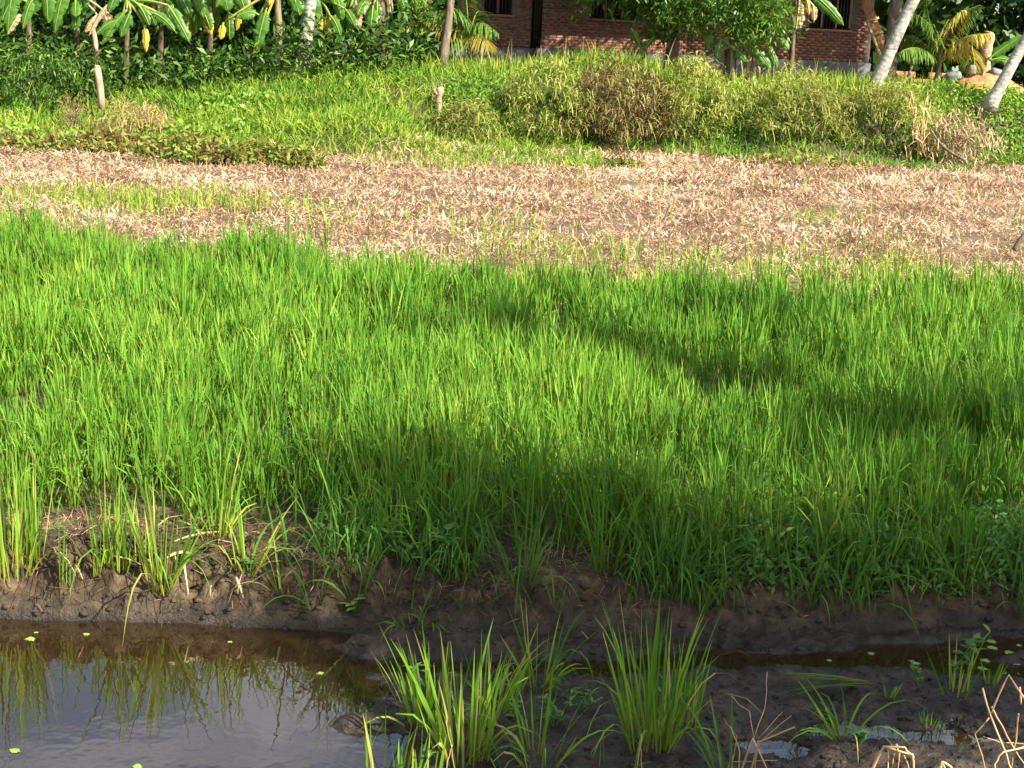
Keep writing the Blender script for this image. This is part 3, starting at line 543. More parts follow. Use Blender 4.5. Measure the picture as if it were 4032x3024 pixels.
banana('thin bare banana stem left of the pale one under the mango tree', 46.6, ((2845, 305), (2855, 180)), [((2850, 200), (2845, 290), .16, BR, dict(lift=.03)), ((2870, 220), (2862, 300), .14, BR, dict(lift=.03))], .08)
banana('banana plant with a long torn leaf across the right window', 47.6, ((3110, 310), (3130, -30)), [((3190, -30), (3322, 100), .46, G, dict(lift=.1)), ((3150, -20), (3135, 115), .42, BR, dict(lift=-.35)), ((3175, 0), (3185, 60), 0.20, YL), ((3200, 20), (3205, 85), .26, BR)], .085, 'sheath')
banana('banana plant with one upright leaf at the right edge', 48.6, ((3860, 300), (3880, 235)), [((3890, 235), (4025, 148), .40, G, dict(lift=.1)), ((3900, 240), (3990, 250), .4, G, dict(lift=.3))], .09)

banana('shaded banana plant behind the bright one on the left', 46.0, ((620, 300), (640, -20)), [((640, -60), (600, 40), .7, G), ((700, -60), (720, 60), .6, G), ((760, -30), (800, 70), .5, G), ((680, 20), (690, 110), .45, G), ((560, -40), (530, 30), .5, G), ((790, 40), (830, 120), .4, G)], .085, 'sheath')
banana('shaded banana plant between the yellow leaves and the palm', 46.4, ((820, 260), (830, -30)), [((830, -50), (790, 60), .55, G), ((860, -60), (900, 50), .6, G), ((930, -30), (970, 60), .5, G), ((950, 40), (930, 120), 0.27, YL), ((780, 40), (770, 130), .4, G)], .085, 'sheath')
banana('shaded banana plant behind the far left one', 45.8, ((300, 300), (300, -20)), [((290, -60), (330, 60), .6, G), ((240, -50), (250, 70), .6, G), ((350, -60), (330, 20), .5, G), ((20, -40), (-10, 60), .7, G), ((150, -70), (120, 60), .7, G)], .09, 'sheath')
banana('shaded banana plant right of the sheathed stems', 47.4, ((1620, 240), (1630, -20)), [((1640, -40), (1680, 60), .5, G), ((1600, -30), (1580, 80), .45, G), ((1660, 60), (1690, 160), .4, G), ((1390, 40), (1330, 130), .4, G)], .085, 'sheath')
# slender tree left of the house
b = atY(1742, 250, 46.0); t = thing('slender_tree', 'slender brown tree trunk standing in front of the small palm', 'tree', b)
pts = [b-[0, 0, .3], atY(1748, 200, 46), atY(1762, 110, 46), atY(1772, 30, 46), atY(1775, -40, 46), b+[.5, 0, 4.5], b+[1.2, .3, 6.5]]; part('trunk', trunk_geo(pts, .15, .07, 9, .1), M['bark'], t, smooth=True)
def crown_geo(g, cen, rad, n, L, W, ncl=60, spread=.4, bias=(0, 0, -.2), droop=.6, tone=.45, lit=.25):
    cen = np.asarray(cen); cc = cen+rdirs(ncl)*np.asarray(rad)*(rng.random((ncl, 1))**.4); per = max(1, n//ncl)
    P = np.repeat(cc, per, 0)+rng.normal(0, spread, (ncl*per, 3)); r = np.clip(tone+np.repeat(rng.normal(0, .2, ncl), per)+rng.normal(0, .2, ncl*per), 0, 1)
    leaves(g, P, L, W, bias, droop, 2, rr=r)
g = Geo(); crown_geo(g, b+[.9, .2, 5.6], (2.4, 2, 1.6), 2600, .2, .07); crown_geo(g, atY(1700, 20, 46.2), (.7, .5, .3), 350, .16, .04, 14, .15); part('crown', g, M['mango'], t)

# mango tree and its dark neighbour
def tree(label, base, cl, leaf, mat, name='tree', trunk_r=.16, h=2.2, group=None, cat='tree', bark='bark'):
    base = np.asarray(base, float); t = thing(name, label, cat, base, group); g = Geo(); fork = base+[.05, 0, h]
    tube(g, bez(base-[0, 0, .3], base+[.1, 0, h*.5], fork, 8), np.linspace(trunk_r*1.3, trunk_r*.8, 8), 9)
    for c, r_, n in cl:
        c = np.asarray(c, float); tube(g, bez(fork-[0, 0, .15], (fork+c)/2+[0, 0, .3], c, 7), np.linspace(trunk_r*.55, .03, 7), 6)
    part('trunk', g, M[bark], t, smooth=True); g = Geo()
    for c, r_, n in cl: crown_geo(g, c, r_, n, *leaf)
    part('crown', g, M[mat], t); return t
b = atY(2868, 300, 46.4)
A = lambda px, py, Y: atY(px, py, Y)
tree('leafy mango tree with glossy lit leaves in front of the brick wall', b, [(A(2900, 0, 45.8), (1.2, .9, .75), 1900), (A(3030, 60, 45.6), (.8, .8, .75), 1500), (A(2740, 20, 46.2), (1.0, .8, .7), 1500), (A(2950, 95, 45.5), (.8, .6, .4), 800), (A(2650, 60, 46.4), (.55, .5, .3), 400), (A(2850, -160, 46.2), (2.2, 1.8, 1.3), 2600), (A(2600, -140, 46.6), (1.4, 1.4, .9), 1200), ((8.5, 45.6, 8.2), (2.2, 1.6, 1.2), 2400), ((5.5, 45.8, 8.6), (2.0, 1.6, 1.2), 2200)], (.22, .052, 60, .2), 'mango', 'mango_tree', .15, 1.9)  # last clumps, high out of view, are added to shade the brick wall
b = atY(2640, 240, 47.6)
tree('dark broad tree shading the brick wall left of the mango tree', b, [(A(2560, -60, 47.2), (1.2, .9, .7), 900), (A(2420, -110, 47.4), (1.6, 1.2, .9), 1200), (A(2300, -20, 47.8), (.6, .5, .35), 160), (A(2650, 40, 47.4), (.7, .5, .6), 700), (A(2500, 10, 47.3), (.8, .5, .45), 600), (A(2590, 110, 47.3), (.4, .4, .5), 300), (A(2200, -200, 47.6), (1.6, 1.2, .8), 900), (A(2480, -320, 46), (2.4, 1.6, 1.2), 1800)], (.2, .075, 40, .25), 'mango', 'shade_tree', .17, 2.4)  # crown enlarged with unseen upper clumps so its shade covers the wall

b = atY(3492, 300, 48.4)
tree('grey tree trunk rising behind the leaning palm at the house corner', b, [(b+[.6, -1.6, 5.6], (2.0, 1.4, 1.1), 2300), (b+[2.6, -2.2, 5.4], (1.8, 1.3, 1.1), 2000), (b+[.2, -.6, 7.4], (2.2, 1.6, 1.0), 1600), (b+[3.4, -1.0, 7.2], (1.6, 1.4, 1.0), 1200)], (.2, .085, 50, .25), 'mango', 'tall_tree', .19, 3.6)  # unseen high crown, added on this trunk to keep sun off the house front
# canopy and thicket behind the banana plants: each tree its own thing
spots = [(-19, 49, 'dark leafy tree at the far left behind the banana leaves'), (-14.5, 50, 'dark leafy tree behind the left banana plants'), (-10.5, 48.8, 'dark leafy tree behind the yellow banana leaves'), (-7.5, 50.5, 'dark leafy tree right behind the left palm trunk'), (-4.2, 51, 'dark leafy tree between the sheathed banana stem and the house'), (13.5, 56, 'dark leafy tree behind the right palm and the corner of the house'), (17, 57, 'dark leafy tree behind the yellow palm frond'), (20.5, 55, 'dark leafy tree at the far right edge')]
for x, y, lab in spots:
    z0 = float(ground_z(np.array([x*1.0]), np.array([y*1.0]))[0]); b = np.array([x, y, z0])
    tree(lab, b, [(b+[0, 0, 1.4], (2.4, .9, 1.4), 2300), (b+[.8, .3, 3.6], (2.4, 1.3, 1.5), 2000), (b+[-.6, -.2, 6.2], (2.6, 2.0, 1.4), 1300)]+([(b+[3.0, -5.2, 6.3], (2.2, 1.3, 1.0), 1100), (b+[1.5, -3.0, 6.0], (2.0, 1.2, .9), 1000)] if x < 0 else []), (.24, .13, 70, .3), 'wood_leaf', 'leafy_tree', .14, 2.0, 'trees behind the banana plants')  # left trees carry extra unseen clumps reaching forward, added to shade the bananas
g = Geo(); N = 15000; x = rng.uniform(-27, 30, N); y = np.where((x > -2.6) & (x < 11.5), rng.uniform(60, 64, N), rng.uniform(52, 66, N)); z = ground_z(x, y)+rng.random(N)*7
leaves(g, np.stack([x, y, z], 1), .8, .5, (0, -.6, 0), .5, 2, rr=rng.random(N)*.7); stuff('thicket', g, M['wood_leaf'], 'dark thicket of foliage closing the view behind the trees', 'thicket')
g = Geo(); x = rng.uniform(-20, -2.5, 13000); y = rng.uniform(42.5, 48, 13000); k = y > interp(x, YBASE)+6.6-.8*vnoise(x*.9, x*0, 170); x, y = x[k], y[k]
leaves(g, np.stack([x, y, ground_z(x, y)+rng.random(len(x))**1.3*(.7+1.9*vnoise(x*.8, y*.8, 172))], 1), .28, .10, (0, -.3, .6), .5, 2); stuff('undergrowth', g, M['wood_leaf'], 'shaded undergrowth at the feet of the banana plants', 'undergrowth')

# ------------------------------------------------------------------ posts, stump, branches
b = atY(398, 385, 40.5); t = thing('wooden_post', 'short pale wooden post standing at the left foot of the bank', 'post', b)
g = Geo(); tube(g, [b-[0, 0, .3], b, atY(392, 330, 40.5), atY(382, 265, 40.5)], [.10, .10, .095, .09], 7); part('shaft', g, M['wood'], t)
g = Geo(); e = atY(382, 265, 40.5); tube(g, [e+[0, 0, .003], e+[.01, 0, .05]], [.085, .06], 7); part('cut_top', g, M['rail'], t)
b = atY(384, 262, 43.2); t = thing('broken_branch', 'broken pale branch stub sticking up behind the short wooden post', 'branch', b-[0, 0, .7])
bush(b[0]+.1, 42.2, .5, .3, 1.25, 1500, 'wood_leaf', 'dark leafy bush between the wooden post and the broken branch', .13, .06, None, 'shrub', tone0=.4)
g = Geo(); tube(g, [b-[0, 0, .9], b, atY(380, 205, 43.2)], [.09, .08, .075], 7); part('trunk', g, M['sheath'], t); g = Geo(); tube(g, [atY(380, 206, 43.2), atY(377, 180, 43.2), atY(373, 150, 43.2), atY(367, 112, 43.2)], [.07, .078, .07, .045], 7); part('broken_end', g, M['wood'], t)
b = atY(1728, 415, 42.0); t = thing('stump', 'pale knobbly cut stump standing in the grass on the bank', 'tree stump', b)
g = Geo(); tube(g, [b-[0, 0, .5], b, atY(1727, 392, 42), atY(1728, 378, 42), atY(1732, 362, 42), atY(1731, 348, 42), atY(1729, 342, 42)], [.085, .085, .085, .075, .115, .11, .05], 9); part('trunk', g, M['wood'], t, smooth=True)
g = Geo(); tube(g, [atY(1722, 372, 41.95), atY(1712, 362, 41.95), atY(1709, 350, 41.95)], [.05, .055, .03], 7); part('knot', g, M['wood'], t)
a = [atY(4090, 880, 21), atY(4020, 930, 21), atY(3990, 985, 21)]; t = thing('fallen_branch', 'dark bare branch lying at the right edge of the dead field', 'branch', a[2]); g = Geo(); tube(g, bez(a[0], a[1], a[2], 9), np.linspace(.055, .03, 9), 7); part('wood', g, M['bark'], t, smooth=True)
a = [atY(3660, 500, 43.2), atY(3700, 590, 42.6), atY(3800, 630, 42)]; t = thing('fallen_branch', 'grey fallen branch sloping down the right end of the bank', 'branch', a[2]); g = Geo(); tube(g, bez(*a, 10), np.linspace(.03, .045, 10), 6); part('wood', g, M['bark'], t, smooth=True)
a = atZ(3810, 625, .45); 
# dead hanging plant on the right of the bank
b = atY(3630, 600, 43.2); t = thing('dead_plant', 'tall withered plant with curled straw leaves on the right of the bank', 'dead plant', b); g = Geo()
for cx, cy in ((3585, 400), (3600, 470), (3650, 380), (3665, 400), (3625, 470), (3640, 420), (3610, 520)):
    e = atY(cx, cy, 43.0); tube(g, bez(b+rng.normal(0, .08, 3), (b+e)/2+rng.normal(0, .15, 3), e, 7), np.linspace(.02, .008, 7), 5, rr=rng.random())
part('stem', g, M['stalk'], t); g = Geo(); P = atY(3625, 480, 42.9)+rng.normal(0, 1, (70, 3))*[.35, .2, .55]; strips(g, P, rdirs(70, (0, -.2, -.8)), .34, .032, .8, 4, 'straw'); o = part('dry_foliage', g, M['stalk'], t); o['kind'] = 'stuff'
g = Geo(); P = atY(3770, 540, 43.4)+rng.normal(0, 1, (900, 3))*[.55, .2, .38]; strips(g, P, rdirs(900, (0, -.5, -.3)), .28, .035, .6, 2, 'straw', rr=rng.uniform(.55, 1, 900)); b = atY(3770, 600, 43.2)
solo('straw_heap', g, M['straw'], 'pale heap of dry straw on the bank at the right, behind the fallen branch', 'straw', b)

# ------------------------------------------------------------------ brick house under construction
HY = 50.0; b0 = np.array([4.5, HY, 2.3]); house = thing('brick_house', 'unfinished red brick house with barred wooden windows behind the trees', 'house', b0)
BW, BH, JT = .225, .074, .012
WIN = [(-1.5, -.5, 4.03, 5.4), (1.9, 3.46, 4.03, 5.4), (8.78, 10.17, 4.03, 5.4)]
x0w, x1w, z0w, z1w = .43, 10.85, 3.08, 6.0
def wallbits(x0, x1, y, z0, z1, wins, th=.2):
    """mortar backing cut round the openings"""
    g = Geo(); cx = x0
    for a, b_, c_, d_ in sorted(wins):
        if a >= x1 or b_ <= x0: continue
        box(g, ((cx+a)/2, y+th/2, (z0+z1)/2), (a-cx, th, z1-z0)); box(g, ((a+b_)/2, y+th/2, (z0+c_)/2), (b_-a, th, c_-z0)); box(g, ((a+b_)/2, y+th/2, (d_+z1)/2), (b_-a, th, z1-d_)); cx = b_
    box(g, ((cx+x1)/2, y+th/2, (z0+z1)/2), (x1-cx, th, z1-z0)); return g
brick_me = []
for k in range(4):
    g = Geo(); box(g, (0, 0, 0), (BW, .03, BH), bev=.006, rr=k*.25); brick_me.append(g.mesh('brick', M['brick']))
def bricks(wall, x0, x1, y, z0, z1, wins, own=0):
    bulk = Geo(); cnt = 0; r = 0; z = z0+BH/2+JT
    while z < z1-BH/2:
        x = x0+BW/2+(r % 2)*(BW+JT)/2+.004
        while x < x1-BW/2:
            if not any(a-BW/2 < x < b_+BW/2 and c_-BH/2 < z < d_+BH/2 for a, b_, c_, d_ in wins):
                dy = rng.uniform(0, .008)
                if cnt < own and x < 5.0 and z < 4.8: place('brick', brick_me[cnt*7 % 4], wall, (x, y-.008+dy, z)); cnt += 1
                else: box(bulk, (x, y-.008+dy, z), (BW, .03, BH), rr=rng.random())
            x += BW+JT
        z += BH+JT; r += 1
    o = part('brickwork', bulk, M['brick'], wall); o['kind'] = 'stuff'
wl = part('wall', wallbits(x0w, x1w, HY, z0w, z1w, WIN), M['mortar'], house); bricks(wl, x0w, x1w, HY, z0w, z1w, WIN, 300)
w2 = part('wall', wallbits(-2.3, .10, HY+.35, z0w, z1w, WIN), M['mortar'], house); bricks(w2, -2.3, .10, HY+.35, z0w, z1w, WIN)
g = Geo(); box(g, (x1w-.1, HY+3.6, 4.54), (.2, 6.8, 2.92)); w3 = part('wall', g, M['mortar'], house)
bulk = Geo()
for r in range(33):
    for c_ in range(28): box(bulk, (x1w+.008, HY+.36+c_*(BW+JT)+(r % 2)*.118, z0w+.05+r*(BH+JT)), (.03, BW, BH), rr=rng.random())
o = part('brickwork', bulk, M['brick'], w3); o['kind'] = 'stuff'
g = Geo(); box(g, (4.3, HY+7.1, 4.54), (13.2, .2, 2.92)); box(g, (-2.2, HY+3.8, 4.54), (.2, 6.2, 2.92)); box(g, (5.8, HY+3.6, 4.54), (.2, 6.6, 2.9)); part('inner_wall', g, M['dark'], house)
g = Geo(); box(g, (5.6, HY+3.45, 2.65), (10.6, 7.06, .86), bev=.02); box(g, (-1.1, HY+3.7, 2.645), (2.7, 6.7, .84), bev=.02); part('plinth', g, M['plinth'], house)
g = Geo()
for xx in (.19, .27, .35): tube(g, [(xx, HY+.2, 3.07), (xx+.01, HY+.2, 6.0)], .011, 5)
for zz in np.arange(3.2, 5.9, .2): box(g, (.27, HY+.2, zz), (.2, .012, .012))
part('column_rods', g, M['rod'], house)
g = Geo(); V = [[-3.4, HY-1.5, 5.65], [12.0, HY-1.5, 5.65], [12.0, HY+3.6, 7.9], [-3.4, HY+3.6, 7.9], [-3.4, HY+8.4, 5.9], [12.0, HY+8.4, 5.9]]; V = np.array(V); V2 = V-[0, 0, .12]; g.add(np.concatenate([V, V2]), [[0, 1, 2, 3], [3, 2, 5, 4], [7, 6, 9, 8], [8, 9, 10, 11], [0, 6, 7, 1], [4, 5, 11, 10]]); part('roof', g, M['tile'], house)  # unseen roof; its front eave is made deep and low to shade the wall
for (a, b_, c_, d_), yy, nb in zip(WIN, (HY+.35, HY, HY), (8, 12, 12)):
    base = np.array([(a+b_)/2, yy, c_]); wn = place('window', None, house, base); f = .07
    for nm, ce, s_ in (('sill', ((a+b_)/2, yy+.03, c_-.0), (b_-a+.12, .24, .07)), ('lintel', ((a+b_)/2, yy+.05, d_-.036), (b_-a, .12, f)), ('jamb', (a+.036, yy+.05, (c_+d_)/2), (f, .12, d_-c_-.15)), ('jamb', (b_-.036, yy+.05, (c_+d_)/2), (f, .12, d_-c_-.15))):
        g = Geo(); box(g, ce, s_, bev=.006); part(nm, g, M['frame'], wn)
    nm_ = 2 if b_-a > 1.2 else 1
    for k in range(nm_):
        xx = a+(b_-a)*(k+1)/(nm_+1); g = Geo(); box(g, (xx, yy+.05, (c_+d_)/2), (.06, .10, d_-c_-.15), bev=.005); part('mullion', g, M['frame'], wn)
    for k in range(nb):
        xx = a+.09+(b_-a-.18)*(k+.5)/nb; g = Geo(); tube(g, [(xx, yy+.06, c_+.03), (xx, yy+.06, d_-.06)], .013, 6); part('bar', g, M['rod'], wn)

# timber door leaf leaning at the corner of the house
def frame_axes(p, q_):
    u = nrm(q_-p); n_ = nrm(np.cross(u, [1.0, 0.15, 0])); s_ = np.cross(n_, u); return np.array([s_, n_, u])
p0 = atY(3508, 285, 49.1); p1 = atY(3400, 0, 49.75); t = thing('timber_panel', 'brown plank panel with pale battens leaning on the house corner', 'timber', p0); ax = frame_axes(p0, p1); L = np.linalg.norm(p1-p0); mid = (p0+p1)/2
g = Geo(); box(g, mid+ax[0]*.04, (.34, .03, L), ax, bev=.005); part('board', g, M['plank'], t)
g = Geo(); box(g, mid-ax[0]*.16-ax[1]*.04-ax[2]*.35, (.09, .05, L-.7), ax, bev=.005); part('rail', g, M['rail'], t)
for k, s_ in ((.18, .42), (-.12, .36), (-.62, .48)):
    g = Geo(); box(g, mid+ax[2]*(k*L/1.6+.25)-ax[1]*.06+ax[0]*.03, (s_, .03, .07), ax, bev=.004); part('batten', g, M['rail'], t)
p0 = atY(3560, 345, 48.6); p1 = atY(3505, 262, 49.3); t = thing('plank', 'short plank leaning left against the laterite wall', 'plank', p0); ax = frame_axes(p0, p1); g = Geo(); box(g, (p0+p1)/2, (.13, .035, np.linalg.norm(p1-p0)*1.1), ax, bev=.005); part('board', g, M['plank'], t)
p0 = atY(3562, 345, 48.7); p1 = atY(3590, 262, 49.4); t = thing('plank', 'grey weathered pole leaning right against the laterite wall', 'pole', p0); g = Geo(); tube(g, [p0-[0, 0, .05], (p0+p1)/2, p1], [.055, .05, .045], 7); part('shaft', g, M['bark'], t)
# low laterite wall
p0 = atY(3480, 350, 50.2); t = thing('laterite_wall', 'low wall of rough brown laterite blocks right of the house', 'wall', p0)
blk = Geo(); box(blk, (0, 0, 0), (.36, .22, .2), bev=.025); bm_ = blk.mesh('block', M['laterite']); n0 = p0[0]
for r in range(4):
    for k in range(8):
        if r == 3 and k in (2, 5, 6, 7): continue
        place('block', bm_, t, (n0+.2+k*.385+(r % 2)*.19+rng.normal(0, .012), p0[1]+rng.normal(0, .02), p0[2]-.16+r*.213))
# heap of red soil, sacks
b = atY(3880, 350, 48.8); t_g = Geo(); th = np.linspace(0, 2*math.pi, 41)[None, :-1]; th = np.concatenate([th, th[:, :1]], 1); rr0 = np.linspace(0, 1, 16)[:, None]; rad = rr0*(1+.12*np.sin(th*3+1)+.06*np.sin(th*7)); X = b[0]+1.45*rad*np.cos(th); Y = b[1]+.95*rad*np.sin(th)
Z = b[2]-.25+.75*(1-rr0**1.7)+.10*fbm(X*4, Y*4, 140, 4); grid(t_g, X, Y, Z); solo('soil_heap', t_g, M['soil_red'], 'heap of orange red soil between the cut trunk and the right palm', 'soil heap', (b[0], b[1], b[2]-.25), smooth=True)
def sack(c, s, rot, label):
    g = Geo(); u = np.linspace(0, 2*math.pi, 17)[None]; v = np.linspace(-math.pi/2, math.pi/2, 11)[:, None]; pw = lambda a: np.sign(a)*np.abs(a)**.6
    X = pw(np.cos(v))*pw(np.cos(u))*s[0]; Y = pw(np.cos(v))*pw(np.sin(u))*s[1]; Z = pw(np.sin(v))*s[2]+0*u; s_ = .72; X = X*s_; Y = Y*s_; Z = Z*s_; d = 1+.25*fbm(X*5+c[0], Z*5+Y*4, 150, 3); ca, sa = math.cos(rot), math.sin(rot)
    grid(g, c[0]+(X*ca-Z*sa)*d, c[1]+Y*d, c[2]+(X*sa+Z*ca)*d); solo('sack', g, M['sack'], label, 'sack', np.array(c)-[0, 0, s[2]], 'grey sacks by the red soil heap', True)
sack(atY(3752, 300, 49.9), (.36, .3, .2), .25, 'grey lumpy sack at the left end of the red soil heap'); sack(atY(3828, 275, 50.2), (.17, .2, .22), .1, 'small dark grey sack just left of the cut trunk'); sack(atY(3925, 285, 50.2), (.3, .25, .16), -.3, 'grey sack just right of the cut trunk'); sack(atY(3955, 300, 49.7), (.18, .2, .09), 0, 'small flat pale sack on the right end of the red soil heap')

# ------------------------------------------------------------------ foreground: rice clumps, weeds, stalks
def onmud(px, py):
    """the point of the mud surface seen at this pixel"""
    d = ray(px, py); s = np.linspace(5.2, 10.5, 900); P = CAM+d*s[:, None]; k = np.argmax(P[:, 2] < np.maximum(mud_z(P[:, 0], P[:, 1]), -.2)); return P[k]
def clump(px, py, h, n, label, spread=.05, lean=.18, wd=.010, bend=(0, .6), arch=.15, mat='rice_near', group=None, name='rice_clump', at=None, cat='rice plant', tilt=(0, 0)):
    b = onmud(px, py) if at is None else np.asarray(at, float); g = Geo(); a = rng.uniform(0, 2*math.pi, n); r = spread*1.5*np.sqrt(rng.random(n))
    P = b+np.stack([r*np.cos(a), r*np.sin(a), np.full(n, -.03)], 1); ln = np.abs(rng.normal(lean, lean*.6, n)); D = dirs(a+rng.normal(0, .4, n), ln)+np.array([tilt[0], tilt[1], 0])
    isa = rng.random(n) < arch+(.08 if n > 20 else 0); bd = np.where(isa, rng.uniform(1.0, 2.6, n), rng.uniform(*bend, n)); D = D+np.where(isa, .25, 0)[:, None]*np.stack([np.cos(a), np.sin(a), 0*a], 1)
    L = h*rng.uniform(.55, 1.08, n); L[:max(2, n//6)] = h*rng.uniform(.95, 1.12, max(2, n//6)); wv = wd*rng.uniform(.75, 1.35, n)
    if n <= 16:                                    # sparse plants: every blade is a part
        t = thing(name, label, cat, b, group)
        for i in range(n):
            gb = Geo(); strips(gb, P[i:i+1], D[i:i+1], L[i:i+1], wv[i:i+1], bd[i:i+1], 7, 'grass'); part('blade', gb, M[mat], t)
        return t
    strips(g, P, D, L, wv, bd, 7, 'grass')
    # sheathed culms at the base
    m_ = max(3, n//4); k = rng.integers(0, n, m_); strips(g, P[k], D[k], h*.4, .008, 0, 2, 'stem', rr=.9)
    return solo(name, g, M[mat], label, cat, b, group)
clump(40, 2240, .72, 70, 'dense yellow based rice clump at the left end of the bank', .12, .10, arch=.06)
clump(130, 2210, .6, 26, 'rice clump beside the leftmost one on the bank', .05, .10, arch=.05)
clump(238, 2312, .52, 3, 'single upright rice stalk on the left mud bank', .01, .03, .016, (0, .1), 0)
clump(268, 2335, .3, 3, 'thin short rice stalk right of the single upright one', .01, .08, .007, (0, .1), 0)
clump(395, 2245, .48, 14, 'small rice clump on the mud ledge left of the yellow one', .03, .12)
clump(465, 2250, .66, 34, 'yellowish rice clump left of the big tuft on the bank', .045, .10, arch=.1)
clump(640, 2310, .70, 46, 'big fanned rice tuft at the brink of the left mud bank', .05, .20, .012, arch=.16)
clump(850, 2115, .62, 40, 'rice tuft on the bank top behind the straw roots', .06, .18, arch=.3)
clump(970, 2240, .48, 26, 'rice tuft above the dark notch in the mud bank', .045, .22, arch=.3)
clump(560, 2210, .4, 10, 'little rice tuft in the hollow of the mud bank', .03, .15)
clump(1118, 2350, .42, 9, 'spindly rice plant low on the bank right of the notch', .02, .28, .012, (.2, 1.2), .35)
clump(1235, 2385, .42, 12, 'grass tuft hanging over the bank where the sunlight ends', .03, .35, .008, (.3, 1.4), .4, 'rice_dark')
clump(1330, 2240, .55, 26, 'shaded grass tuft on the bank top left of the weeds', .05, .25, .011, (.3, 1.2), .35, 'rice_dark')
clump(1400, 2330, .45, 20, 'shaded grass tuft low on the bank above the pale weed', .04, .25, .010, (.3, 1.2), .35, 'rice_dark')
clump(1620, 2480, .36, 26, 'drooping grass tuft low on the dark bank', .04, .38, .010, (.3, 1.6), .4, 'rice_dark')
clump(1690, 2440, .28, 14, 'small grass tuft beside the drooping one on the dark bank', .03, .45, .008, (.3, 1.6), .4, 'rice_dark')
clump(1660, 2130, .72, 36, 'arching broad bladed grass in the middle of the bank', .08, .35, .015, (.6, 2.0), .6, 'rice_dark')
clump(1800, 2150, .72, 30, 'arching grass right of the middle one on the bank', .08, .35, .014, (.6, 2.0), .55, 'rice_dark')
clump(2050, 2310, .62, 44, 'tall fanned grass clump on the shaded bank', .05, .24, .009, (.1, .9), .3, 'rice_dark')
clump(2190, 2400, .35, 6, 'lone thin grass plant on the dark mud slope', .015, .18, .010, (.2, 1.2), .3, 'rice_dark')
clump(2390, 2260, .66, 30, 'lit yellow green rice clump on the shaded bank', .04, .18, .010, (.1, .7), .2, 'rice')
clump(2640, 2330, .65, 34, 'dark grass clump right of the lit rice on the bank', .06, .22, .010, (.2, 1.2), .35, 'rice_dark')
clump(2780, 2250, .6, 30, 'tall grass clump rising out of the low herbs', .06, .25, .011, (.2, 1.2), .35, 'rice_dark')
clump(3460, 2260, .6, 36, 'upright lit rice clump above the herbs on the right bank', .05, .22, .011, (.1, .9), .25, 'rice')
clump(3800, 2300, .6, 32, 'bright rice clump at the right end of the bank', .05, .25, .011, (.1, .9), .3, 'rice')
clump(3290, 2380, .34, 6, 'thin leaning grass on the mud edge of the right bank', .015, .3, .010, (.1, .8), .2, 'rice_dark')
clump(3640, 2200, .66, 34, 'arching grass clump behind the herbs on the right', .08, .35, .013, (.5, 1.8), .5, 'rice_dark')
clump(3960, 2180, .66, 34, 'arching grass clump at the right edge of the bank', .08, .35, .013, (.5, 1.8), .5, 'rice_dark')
# clumps standing on the mud in the channel
clump(1820, 2970, .60, 62, 'big sunlit rice clump on the mud left of centre', .09, .20, .013, (0, .5), .08, tilt=(-.06, 0))
clump(1700, 2840, .50, 40, 'leafy sunlit rice clump behind the big one at the mud edge', .08, .18, .013, (0, .5), .08, tilt=(-.1, 0))
clump(1960, 2790, .46, 26, 'small rice clump between the sunlit and the tall one', .06, .24, .010, (.1, .9), .25, tilt=(.1, 0))
clump(2120, 2700, .52, 30, 'tall thin rice clump with arching leaves in the middle of the mud', .04, .26, .011, (.1, 1.0), .35)
clump(2120, 3000, .48, 26, 'ragged grass clump at the bottom centre of the mud', .06, .28, .010, (.1, 1.0), .3)
clump(2565, 2930, .72, 74, 'biggest upright dark green rice clump on the mud right of centre', .08, .15, .012, (0, .7), .18, 'rice_near')
clump(2690, 2850, .46, 26, 'smaller rice clump just behind the biggest one', .06, .2, .011, (.1, .9), .25)
for px, py, h, n, lab in ((1490, 3060, .36, 7, 'rice blades rising from the bottom edge beside the pond'), (1575, 3075, .30, 6, 'rice blades at the bottom edge right of the pond corner'), (1660, 3080, .30, 8, 'rice blades at the bottom edge left of the big sunlit clump')):
    clump(px, py, h, n, lab, .05, .10, .013, (0, .3), 0, at=np.append(atZ(px, py, -.01)[:2], -.01))
clump(2850, 3060, .42, 9, 'dark arching blades at the bottom edge left of the dry stalks', .03, .3, .014, (.2, .9), .3, 'rice_dark', at=np.append(atZ(2850, 3060, .02)[:2], .02), tilt=(-.25, 0))
clump(2370, 3060, .26, 8, 'small dark grass at the bottom edge in front of the big clump', .05, .3, .009, (.2, .9), .3, 'rice_dark', at=np.append(atZ(2370, 3060, .02)[:2], .02))
clump(3320, 2905, .46, 16, 'limp rice plant standing in the puddle on the right', .03, .3, .011, (.2, 1.6), .5, 'rice_near', tilt=(-.15, 0))
clump(3770, 2740, .38, 14, 'reedy plant on the mud hummock right', .05, .25, .011, (0, .5), .1, 'rice_near')
clump(3660, 2850, .10, 26, 'tiny bright grass tuft on the dark mud at the right', .03, .2, .006, (0, .4), 0)
clump(3760, 2850, .07, 10, 'faint grass sprig right of the tiny bright tuft', .02, .2, .005, (0, .4), 0)
clump(3900, 2690, .16, 8, 'small bright sprout beside the puddle at the right', .02, .3, .012, (0, .6), 0)
clump(3500, 2730, .12, 7, 'small green sprout left of the reedy plant', .02, .35, .012, (0, .6), 0)
# flattened rice plant on the mud
b = onmud(3420, 2725); g = Geo(); n = 16; strips(g, b+rng.normal(0, .012, (n, 3))+[0, 0, .05], nrm(np.stack([-np.ones(n), rng.normal(-.05, .16, n), rng.normal(.12, .08, n)], 1)), .5*rng.uniform(.6, 1.05, n), .012, rng.uniform(.1, .5, n), 6, 'grass')
solo('fallen_rice', g, M['rice_near'], 'rice plant lying flat to the left across the dark mud', 'rice plant', b)

